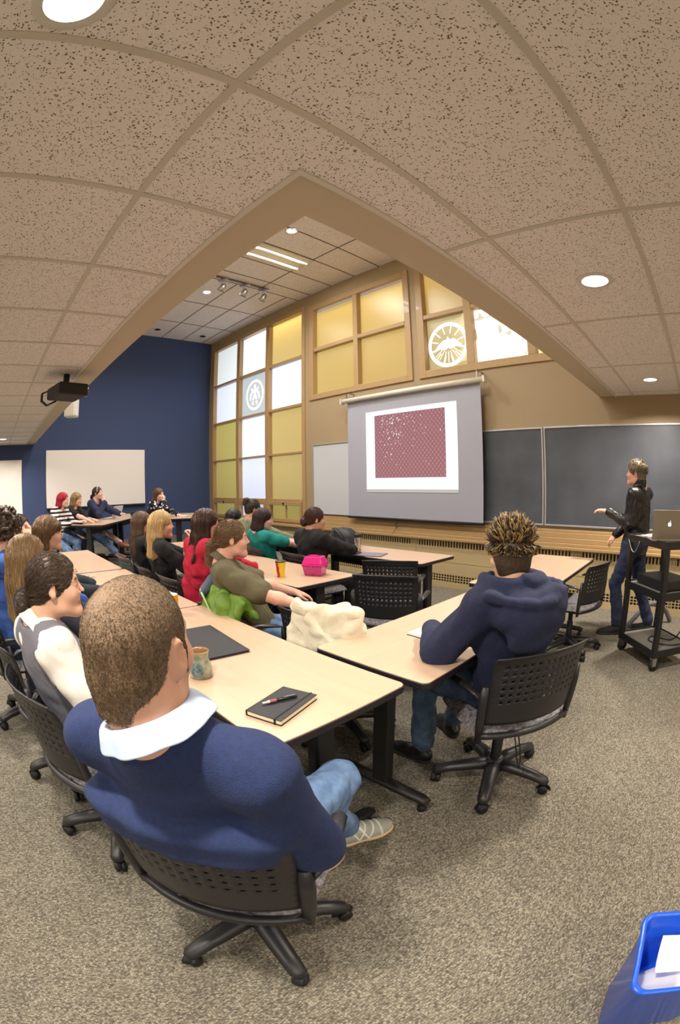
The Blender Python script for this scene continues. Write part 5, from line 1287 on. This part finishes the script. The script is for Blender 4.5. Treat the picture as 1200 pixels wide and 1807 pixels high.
# open book by the hoodie
def open_book(x, y, rz, w_, h_, th, label, name='open_book', cm=M_COVER):
    e = at_table(name, x, y, TH, rz, label, 'book')
    mb().box((-w_-.004, -h_/2-.004, 0), (w_+.004, h_/2+.004, .003)).build('cover', cm, e, bevel=.001)
    for q in (-1, 1):
        P = []
        for i in range(13):
            u = i/12; z = .003+th*(1-.25*u)*(1-(1-u)**6)-.0*u
            P.append([(q*u*w_, -h_/2, z), (q*u*w_, h_/2, z)])
        g = mb().grid(P if q > 0 else P[::-1]); B = [[(a[0][0], -h_/2, .003), (a[1][0], h_/2, .003)] for a in P]
        g.add([p[0] for p in P]+[b[0] for b in B], [(i, i+1, 13+i+1, 13+i) for i in range(12)]); g.add([p[1] for p in P]+[b[1] for b in B], [(i, 13+i, 13+i+1, i+1) for i in range(12)])
        g.add([P[-1][0], P[-1][1], B[-1][1], B[-1][0]], [(0, 1, 2, 3)]); g.build('page_block', M_PAPER, e)
    return e
open_book(-1.125, 1.74, math.radians(-5), .10, .20, .014, 'open paperback with white pages under the arm of the spiky-haired person')
e = open_book(-4.00, 3.42, math.radians(18), .24, .33, .008, 'large open sketchbook in front of the woman in teal')
e['category'] = 'sketchbook'
# keys
e = at_table('keys', -3.72, .77, TH, .4, 'small bunch of keys on the otherwise clear left row table', 'keys')
mb().tube([(.018*math.cos(a), .018*math.sin(a), .002) for a in [i*math.pi/8 for i in range(16)]], .0016, 6, closed=True).build('key_ring', M_STEEL, e)
for k, a in enumerate((.2, 1.1, 2.3)):
    M_ = Matrix.Translation((.018*math.cos(a), .018*math.sin(a), .003+.002*k)) @ Matrix.Rotation(a, 4, 'Z')
    mb().prism([(.010+.010*math.cos(t), .010*math.sin(t)) for t in [i*math.pi/6 for i in range(12)]], 0, .002, M=M_).box((.018, -.003, 0), (.052, .003, .002), M=M_).box((.034, .003, 0), (.038, .006, .002), M=M_).box((.043, .003, 0), (.048, .006, .002), M=M_).build('key', mat('key_brass', (92, 76, 44), .35, metal=.9), e)
# noodle cup: red and yellow paper cup
e = at_table('paper_cup', -2.79, 2.09, TH, 0, 'tall red and yellow paper cup with dark lid on the middle table', 'cup')
g = mb(); n = 36; prof = [(.028, 0), (.032, .04), (.0365, .085), (.040, .118)]
vs = [(r*math.cos(2*math.pi*k/n), r*math.sin(2*math.pi*k/n), z) for r, z in prof for k in range(n)]
fs = []; mi = []
for i in range(3):
    for k in range(n):
        fs.append((i*n+k, i*n+(k+1) % n, (i+1)*n+(k+1) % n, (i+1)*n+k)); ang = (k/n*360) % 360; mi.append(1 if (300-8*i < ang or ang < 75) else 0)
for f_, m_ in zip(fs, mi): pass
base_ = len(g.v); g.v += vs; g.f += fs; g.mi += mi; g.sm += [True]*len(fs)
g.build('cup_wall', [mat('glossy_red_print', (196, 40, 34), .35), mat('glossy_yellow_print', (226, 196, 40), .35)], e)
mb().lathe([(.040, .116), (.0425, .117), (.0425, .124), (.039, .127), (.001, .126)], 30).build('lid', mat('smoky_lid', (58, 44, 42), .3), e)
g = mb()
for z, w1 in ((.082, .5), (.066, .42), (.050, .36)):
    for s_ in range(3):
        a0 = -2.12+(-.5+s_/3)*w1*1.5; P = []
        for t in range(4):
            a = a0+t*.11*w1; r = .029+.0098*(z/.118)*1.02+.0012; P.append([(r*math.cos(a), r*math.sin(a), z-.005+.002*math.sin(t+s_)), (r*math.cos(a), r*math.sin(a), z+.006)])
        g.grid(P)
g.build('printed_lettering', mat('print_cream', (226, 220, 200), .5), e)
# pink box
e = at_table('lunch_box', -2.66, 2.33, TH, math.radians(24), 'translucent magenta plastic box with rounded lid on the middle table', 'plastic box')
M_PINK = mat('magenta_plastic', (206, 20, 128), .15, coat=.7, noise=(60, .35), color2=(150, 14, 110)); M_PINK2 = mat('magenta_lid_plastic', (226, 40, 140), .12, coat=.8)
def frus(g, a, b, z0, z1, r=.015):
    p0 = rrect(-a[0], a[0], -a[1], a[1], r); p1 = rrect(-b[0], b[0], -b[1], b[1], r); n = len(p0)
    g.add([(x, y, z0) for x, y in p0]+[(x, y, z1) for x, y in p1], [tuple(range(n-1, -1, -1)), tuple(range(n, 2*n))]+[(i, (i+1) % n, n+(i+1) % n, n+i) for i in range(n)]); return g
g = frus(mb(), (.070, .058), (.086, .070), 0, .078); g.build('box_base', M_PINK, e, bevel=.004)
g = mb(); frus(g, (.091, .075), (.091, .075), .079, .092); g.build('rim', M_PINK2, e, bevel=.003)
g = mb(); frus(g, (.086, .070), (.066, .052), .093, .150); g.build('lid', M_PINK2, e, bevel=.006)
mb().tube([(-.03, -.01, .150), (-.03, -.01, .156), (.03, -.01, .156), (.03, -.01, .150)], .004, 8).build('handle', M_PINK2, e)
mb().box((-.012, -.080, .072), (.012, -.074, .105)).build('latch', M_PINK2, e, bevel=.002)
# travel mug
e = at_table('travel_mug', -3.30, 3.50, TH, 0, 'stainless steel travel mug with black lid on the back table', 'travel mug')
mb().lathe([(.001, 0), (.030, 0), (.031, .01), (.036, .13), (.037, .145), (.001, .146)], 30).build('mug_body', M_STEEL, e)
mb().lathe([(.038, .140), (.040, .145), (.040, .170), (.036, .180), (.001, .181)], 30).build('lid', M_BLACK, e)
mb().lathe([(.0305, .0), (.032, .0), (.033, .014), (.0315, .016)], 30).build('base_ring', M_BLACK, e)
# dark notepad next to the black cardigan
e = at_table('tablet_folder', -3.0, 3.36, TH, math.radians(20), 'grey document wallet beside the person in the black cardigan', 'document wallet')
mb().box((-.15, -.11, 0), (.15, .11, .006)).build('wallet_back', mat('grey_wallet', (96, 92, 110), .5), e, bevel=.002); mb().box((-.15, -.11, .0062), (.15, .11, .009)).build('wallet_flap', mat('grey_wallet_light', (120, 116, 132), .5), e, bevel=.001)
# backpack on the back table
def soft(name, label, cat, base, build, m, res=.008, sm=2, wamp=.006, wfr=26., size=.35, zlo=0.):
    base = V3(base); F = Field(base+V3(-size, -size, zlo-.01), base+V3(size, size, .45), res); build(F, base); F.warp(wamp, wfr, len(label) % 7)
    F.plane((0, 0, base[2]+zlo+.002), (0, 0, -1)) if zlo >= 0 else None
    e = empty(name, tuple(base), 0, label, cat); o = sdf_obj(name+'_body' if False else 'fabric', F, m, e, base, smooth=sm); return e
def bag1(F, b):
    F.ell(b+V3(0, 0, .10), (.19, .12, .12), .04); F.ell(b+V3(.08, 0, .06), (.11, .13, .08), .04); F.ell(b+V3(-.12, .0, .15), (.06, .05, .05), .04)
e = soft('backpack', 'black backpack slumped on the back table beyond the black cardigan', 'backpack', (-3.62, 3.62, TH), bag1, cloth('black_nylon', (24, 24, 32), rough=.6))
mb().tube([(-.1, -.08, .2), (-.02, -.13, .22), (.08, -.14, .16), (.14, -.12, .05)], .012, 8, flat=(1.5, .5)).build('strap', M_DARK, e)
def bag2(F, b):
    F.ell(b+V3(0, 0, .06), (.20, .11, .085), .04); F.ell(b+V3(.10, .02, .05), (.12, .10, .07), .04); F.ell(b+V3(0, 0, .14), (.13, .05, .04), .02, mode='sub')
e = soft('handbag', 'dark handbag lying open on the table beyond the blonde', 'handbag', (-4.62, 2.30, TH), bag2, cloth('dark_grey_leather', (42, 40, 44), rough=.5))
mb().tube([(-.17, 0, .10), (-.13, -.04, .20), (0, -.06, .235), (.13, -.04, .19), (.18, 0, .08)], .008, 8).build('strap', M_DARK, e)
for i, (x, y, rz, lb) in enumerate([(-4.18, 2.10, .3, 'loose white sheets on the table left of the crimson sweater'), (-4.86, 2.42, -.2, 'white sheets lying behind the dark handbag')]):
    e = at_table('papers', x, y, TH, rz, lb, 'papers'); g = mb()
    for k in range(4):
        Mk = Matrix.Translation((.01*k, -.008*k, .0006+.0012*k)) @ Matrix.Rotation(.12*k-.15, 4, 'Z'); mb().box((-.14, -.105, 0), (.14, .105, .0009), M=Mk).build('sheet', M_PAPER, e)
e = at_table('phone', -3.92, 2.02, TH, .5, 'small dark flip phone near the crimson sweater', 'phone')
mb().box((-.05, -.024, 0), (.05, .024, .012)).build('phone_body', mat('phone_grey', (70, 66, 66), .3), e, bevel=.005); mb().box((-.03, -.018, .0121), (.03, .018, .0128)).build('screen', mat('phone_screen', (30, 34, 40), .1), e)
# white laptop at the back
def laptop(e, w_, d_, lid_m, ang, th=.012, logo=None):
    mb().box((-w_/2, -d_/2, 0), (w_/2, d_/2, th)).build('laptop_base', lid_m, e, bevel=.003)
    mb().box((-w_/2+.015, -d_/2+.09, th), (w_/2-.015, d_/2-.02, th+.001)).build('keyboard', mat('keyboard_grey', (60, 60, 64), .5), e)
    Mx = Matrix.Translation((0, d_/2-.004, th)) @ Matrix.Rotation(ang, 4, 'X')
    ld = mb().box((-w_/2, -.008, 0), (w_/2, 0.0, d_), M=Mx).build('lid', lid_m, e, bevel=.003)
    mb().box((-w_/2+.012, -.0092, .012), (w_/2-.012, -.0082, d_-.012), M=Mx).build('screen', mat('laptop_screen', (40, 44, 60), .2, emit=(120, 140, 180), estr=.5), ld)
    if logo: logo(ld, Mx, d_)
e = empty('laptop', (-7.95, 2.20, PL+TH), math.radians(-50), 'open white laptop on the far table before the headband wearer', 'laptop')
laptop(e, .30, .22, mat('white_laptop_shell', (222, 218, 222), .3), math.radians(-18))
e = empty('papers', (-7.6, 3.42, PL+TH), .6, 'papers on the table before the floral top', 'papers')
mb().box((-.15, -.11, 0), (.15, .11, .002)).build('sheet', M_PAPER, e); mb().box((-.1, -.13, .0022), (.14, .05, .004), M=Matrix.Rotation(.4, 4, 'Z')).build('sheet', M_PAPER, e)

# ------------------------------------------------------------------ jacket and coat on chair backs
def drape(name, label, cat, c, f, m, drop, rad, bulge, res=.008, amp=.012, fr=22., front=.12, ur=1.25, ul=None):
    base = V3(c[0], c[1], .0); F = Field(base+V3(-.55, -.55, .25), base+V3(.55, .55, 1.05), res)
    for u in np.linspace(-ur if ul is None else ul, ur, 25):
        t = chair_pt(c, f, max(-1.55, min(1.55, u)), 1.06-.10*max(0, abs(u)-1.), .0); dl = drop*(1-.18*abs(u)+.05*math.sin(u*5))
        lo_ = chair_pt(c, f, u*1.02, 1.0, .03+bulge*.6)-V3(0, 0, dl); md = chair_pt(c, f, u, 1.0, .035+bulge)-V3(0, 0, dl*.45)
        F.cone(t, md, rad, rad*1.15, .02); F.cone(md, lo_, rad*1.15, rad*.9, .02)
        fr_ = chair_pt(c, f, u, .95, -.05)-V3(0, 0, front*.6); F.cone(t, fr_, rad, rad*.8, .02)
    F.warp(amp, fr, 4)
    e = empty(name, tuple(base), 0, label, cat); sdf_obj('fabric', F, m, e, base, smooth=2); return e, base
M_GRN = cloth('lime_green_shell', (104, 140, 42), noise=(18, .2), bump=(60, .002), rough=.6)
oc, of = (-2.32, 1.58), (.42, .90)
e, b_ = drape('jacket', 'lime green jacket draped over the chair of the person in olive', 'jacket', oc, of, M_GRN, .40, .022, .050, amp=.009, fr=44., ur=1.6)
F = Field(b_+V3(-.5, -.6, .6), b_+V3(.4, .4, 1.05), .007)
for u in np.linspace(-1.1, .1, 9):
    F.cone(chair_pt(oc, of, u, 1.08, .01)+V3(0, 0, .02), chair_pt(oc, of, u+.05, 1.04, .07)-V3(0, 0, .035), .026, .022, .02)
F.warp(.006, 30., 2); sdf_obj('lining', F, cloth('slate_lining', (74, 84, 102)), e, b_, smooth=2)
for q in (-1, 1):
    F = Field(b_+V3(-.6, -.6, .3), b_+V3(.5, .4, 1.0), .008)
    p0 = chair_pt(oc, of, q*1.15, .95, .04); p1 = p0-V3(0, 0, .18)+nrm((of[1], -of[0], 0))*q*.05; p2 = p1-V3(0, 0, .17)-nrm((of[0], of[1], 0))*.03
    F.cone(p0, p1, .055, .050, .03); F.cone(p1, p2, .050, .042, .02); F.warp(.010, 30., 6); sdf_obj('sleeve', F, M_GRN, e, b_, smooth=2)
g = mb(); pts = [chair_pt(oc, of, u, .98-.9*max(0, (u-.2))**2, .085)-b_ for u in np.linspace(-.2, 1.05, 12)]; g.tube([tuple(p) for p in pts], .006, 8).build('zip', mat('pale_zip', (168, 200, 120), .4), e)
CC_ = (-1.72, 1.69); CF_ = (-.12, 1)
M_CREAM2 = cloth('cream_fleece', (222, 214, 190), noise=(30, .08), bump=(160, .003))
e, b_ = drape('coat', 'cream fleece coat heaped over a chair back at the table corner', 'coat', CC_, CF_, M_CREAM2, .34, .030, .010, amp=.010, fr=40., front=.2, ur=1.15, ul=-.15)
F = Field(b_+V3(-.5, -.6, .6), b_+V3(.5, .4, 1.1), .008)
for k in range(7):
    u = -.2+.19*k; a = chair_pt(CC_, CF_, u, 1.06+.05*math.sin(k*1.3), .03*math.sin(k)); b2 = chair_pt(CC_, CF_, u+.19, 1.06+.05*math.sin(k*1.3+1.3), .03*math.sin(k+1)); F.cone(a, b2, .030+.006*math.sin(k*2), .028, .03)
F.warp(.009, 40., 3); sdf_obj('hood', F, M_CREAM2, e, b_, smooth=2)

# cup in the man's hand
e = empty('mug', (-1.005, .548, .625), 0, 'tan mug held by the man in the navy sweater', 'mug')
M_TAN = mat('tan_glaze', (196, 150, 92), .35, coat=.3)
mb().lathe([(.001, 0), (.030, 0), (.036, .01), (.040, .06), (.042, .095), (.0405, .097)], 32).build('mug_body', M_TAN, e)
mb().lathe([(.0405, .097), (.038, .094), (.036, .04), (.001, .03)], 32).build('mug_lining', mat('tan_lining', (212, 170, 110), .3), e)

# ------------------------------------------------------------------ AV cart by the chalkboard
e = empty('av_cart', (-.235, 3.925, 0), math.atan2(-.44, .40), 'black three-shelf AV cart carrying the silver laptop', 'cart')
M_CART = mat('black_cart_plastic', (22, 22, 24), .4, bump=(300, .0003))
LX, LY = .285, .215
for k, z in enumerate((.165, .625, 1.02)):
    g = mb(); g.box((-LX, -LY, z-.008), (LX, LY, z))
    for x0, x1, y0, y1 in ((-LX-.012, LX+.012, -LY-.012, -LY), (-LX-.012, LX+.012, LY, LY+.012), (-LX-.012, -LX, -LY, LY), (LX, LX+.012, -LY, LY)): g.box((x0, y0, z-.05), (x1, y1, z+.012))
    sh_ = g.build('shelf', M_CART, e, bevel=.003); mb().box((-LX+.01, -LY+.01, z), (LX-.01, LY-.01, z+.003)).build('shelf_mat', mat('grey_rubber_mat', (98, 96, 90), .6), sh_)
for sx in (-1, 1):
    for sy in (-1, 1):
        g = mb(); x, y = sx*(LX-.012), sy*(LY-.012)
        g.box((x-.022, y-.022, .12), (x+.022, y+.022, 1.0)); p_ = g.build('post', M_CART, e, bevel=.005)
        g = mb(); g.lathe([(.001, -.013), (.044, -.013), (.050, -.008), (.050, .008), (.044, .013), (.001, .013)], 22, M=Matrix.Translation((x, y+.02, .05)) @ Matrix.Rotation(math.pi/2, 4, 'Y')); 
        w_ = g.build('caster_wheel', M_DARK, e); mb().box((x-.020, y-.012, .045), (x-.016, y+.03, .11)).box((x+.016, y-.012, .045), (x+.020, y+.03, .11)).box((x-.022, y-.02, .105), (x+.022, y+.03, .118)).build('fork', M_STEEL, w_)
g = mb(); pts = [(-LX+.02+.18*t, -LY-.02, .995-.10*math.sin(math.pi*t)) for t in [k/12 for k in range(13)]]
g.tube(pts, .0045, 6).build('chain', M_STEEL, e)
def on_cart(x, y, z):
    a = math.atan2(-.44, .40); return (-.235+x*math.cos(a)-y*math.sin(a), 3.925+x*math.sin(a)+y*math.cos(a), z)
def apple(ld, Mx, d_):
    g = mb(); P = []
    for i in range(40):
        t = 2*math.pi*i/40; r = 1-.13*math.exp(-((t-math.pi/2)/.38)**2)-.10*math.exp(-((t-3*math.pi/2)/.3)**2); x, z = r*math.cos(t)*.98, r*math.sin(t)
        dx, dz = x-1.12, z-.12; q = math.hypot(dx, dz)
        if q < .45: x, z = 1.12+dx/q*.45, .12+dz/q*.45
        P.append((x*.016, z*.0175+d_*.52))
    g.add([Mx @ Vector((-x, .0006, z)) for x, z in P], [tuple(range(40))])
    L_ = [(-.001, .020), (.002, .027), (.008, .030), (.007, .024), (.003, .020)]
    g.add([Mx @ Vector((-x, .0006, z+d_*.52)) for x, z in L_], [tuple(range(5))])
    g.build('logo', mat('glowing_logo', (255, 255, 255), .4, emit=(255, 255, 255), estr=1.), ld)
a = math.atan2(-.44, .40)
e = empty('laptop', (-.245, 3.80, 1.024), math.radians(202), 'open silver laptop with a glowing fruit logo on the cart', 'laptop')
laptop(e, .30, .23, mat('silver_laptop_shell', (150, 138, 122), .35, metal=.7), math.radians(-10), logo=apple)
e = empty('papers', on_cart(-.13, .02, 1.024), a+.2, 'loose white papers on the cart top beside the silver laptop', 'papers')
for k in range(3): mb().box((-.14, -.105, .001*k), (.10, .105, .0008+.001*k), M=Matrix.Rotation(.15*k, 4, 'Z')).build('sheet', M_PAPER, e)
e = empty('video_player', on_cart(.02, .0, .629), a, 'black video deck on the middle shelf of the cart', 'video player')
mb().box((-.21, -.16, .008), (.21, .16, .085)).build('case', M_BLACK, e, bevel=.004); mb().box((-.2, -.163, .02), (.2, -.160, .075)).build('front_panel', M_DARK, e); 
for sx in (-.18, .18): mb().lathe([(.001, 0), (.014, 0), (.014, .009)], 12, c=(sx, -.12, 0)).build('foot', M_DARK, e)
def cable(pts, r, label, m=M_DARK):
    base = Vector(pts[0]); P = [Vector(p)-base for p in pts]; Q = []
    for i in range(len(P)-1):
        p0, p1, p2, p3 = P[max(i-1, 0)], P[i], P[i+1], P[min(i+2, len(P)-1)]
        for k in range(6):
            t = k/6; Q.append(.5*((2*p1)+(-p0+p2)*t+(2*p0-5*p1+4*p2-p3)*t*t+(-p0+3*p1-3*p2+p3)*t*t*t))
    Q.append(P[-1]); o = mb().tube(Q, r, 8).build('cable', m, loc=base); tag(o, label, 'cable'); return o
cable([on_cart(.27, .10, 1.03), on_cart(.31, .12, 1.0), on_cart(.32, .12, .85), on_cart(.36, .20, .72), on_cart(.5, .3, .6)], .006, 'black cable hanging from the laptop end of the cart')
cable([on_cart(.2, .17, .62), on_cart(.26, .2, .5), on_cart(.2, .15, .3), on_cart(.12, .1, .18), on_cart(-.05, .0, .175), on_cart(.05, -.1, .175), on_cart(.2, .0, .175), on_cart(.27, .12, .19)], .006, 'black cable looping down to the bottom shelf of the cart')
cable([(-.62, 4.70, .012), (-.54, 4.74, .12), (-.44, 4.86, .21), (-.34, 4.94, .22), (-.24, 5.0, .16), (-.16, 5.06, .02)], .028, 'thick grey hose arching over the floor behind the cart', mat('grey_hose', (104, 100, 112), .5))

# ------------------------------------------------------------------ recycling bin in the near right corner
def rr_ring(cx, cy, hx, hy, r, a, n=6):
    return [(cx+x*math.cos(a)-y*math.sin(a), cy+x*math.sin(a)+y*math.cos(a)) for x, y in rrect(-hx, hx, -hy, hy, r, n)]
M_BLUEP = mat('blue_bin_plastic', (22, 84, 206), .28, coat=.3, bump=(250, .0003))
bx_, by_ = .415, .79; ba = math.radians(14)
e = empty('recycling_bin', (bx_, by_, 0), ba, 'bright blue plastic recycling bin in the bottom right corner of the photo', 'bin')
rings = [(.135, .095, .030, .002), (.14, .10, .032, .012), (.185, .135, .04, .365), (.188, .138, .04, .372), (.197, .147, .045, .374), (.199, .149, .045, .380), (.194, .144, .045, .386), (.184, .134, .04, .384), (.180, .130, .04, .372), (.136, .096, .03, .016)]
g = mb(); n = 4*7
for hx, hy, r, z in rings: g.v += [(x, y, z) for x, y in rr_ring(0, 0, hx, hy, r, 0)]
for i in range(len(rings)-1):
    for k in range(n): g.f.append((i*n+k, i*n+(k+1) % n, (i+1)*n+(k+1) % n, (i+1)*n+k)); g.mi.append(0); g.sm.append(True)
g.f += [tuple(range(n-1, -1, -1)), tuple(range((len(rings)-1)*n, len(rings)*n))]; g.mi += [0, 0]; g.sm += [False, False]
g.build('bin_body', M_BLUEP, e)
# crumpled paper in the bin
e2 = empty('waste_paper', (bx_-.045, by_-.01, .15), .3, 'curled white paper sheets inside the blue bin', 'paper')
P = [[(-.075+.14*u, -.075+.12*v, .08*u*u+.04*v*math.sin(3*u)) for v in [k/8 for k in range(9)]] for u in [k/8 for k in range(9)]]
mb().grid(P).build('sheet', M_PAPER, e2, solid=.001)
P = [[(-.05+.12*u, -.02+.12*v, .13+.04*v*v-.02*u) for v in [k/6 for k in range(7)]] for u in [k/6 for k in range(7)]]
mb().grid(P).build('sheet', M_PAPER, e2, solid=.001)

# white bands on the silver trainers of the man in front
M_BAND = mat('white_band_leather', (236, 236, 232), .5)
for so_ in [c for c in MAN['e'].children if c.name.startswith('shoe')]:
    q = -1 if so_.data is [c for c in MAN['e'].children if c.name.startswith('shoe')][0].data else 1
    ak = MAN['legs'][q][1]; td = nrm((.35, 1, 0)) if q < 0 else nrm((-.1, 1, 0))
    for k, (oy, ang) in enumerate(((.03, .5), (.07, .5), (.10, -.6), (.055, -.6), (.145, 0.))):
        F = Field(V3(ak[0]-.3, ak[1]-.3, -.01), V3(ak[0]+.3, ak[1]+.3, .16), .005); shoe(F, ak, td, 0, 1.02); F.d = F.d-.0022
        n_ = nrm(td*math.cos(ang)+V3(0, 0, 1)*math.sin(ang)); p_ = V3(ak[0], ak[1], .05)+td*oy
        dn = np.abs((F.ax[0][:, None, None]-p_[0])*n_[0]+(F.ax[1][None, :, None]-p_[1])*n_[1]+(F.ax[2][None, None, :]-p_[2])*n_[2])-.0055
        F.d = np.maximum(F.d, dn.astype(np.float32)); sdf_obj('shoe_band', F, M_BAND, so_, MAN['base'])

cable([(-.60, 1.60, .44), (-.585, 1.61, .38), (-.57, 1.625, .28), (-.575, 1.64, .22), (-.59, 1.63, .28), (-.605, 1.60, .40)], .003, 'thin black cord looping down from the hoodie wearer\'s chair')
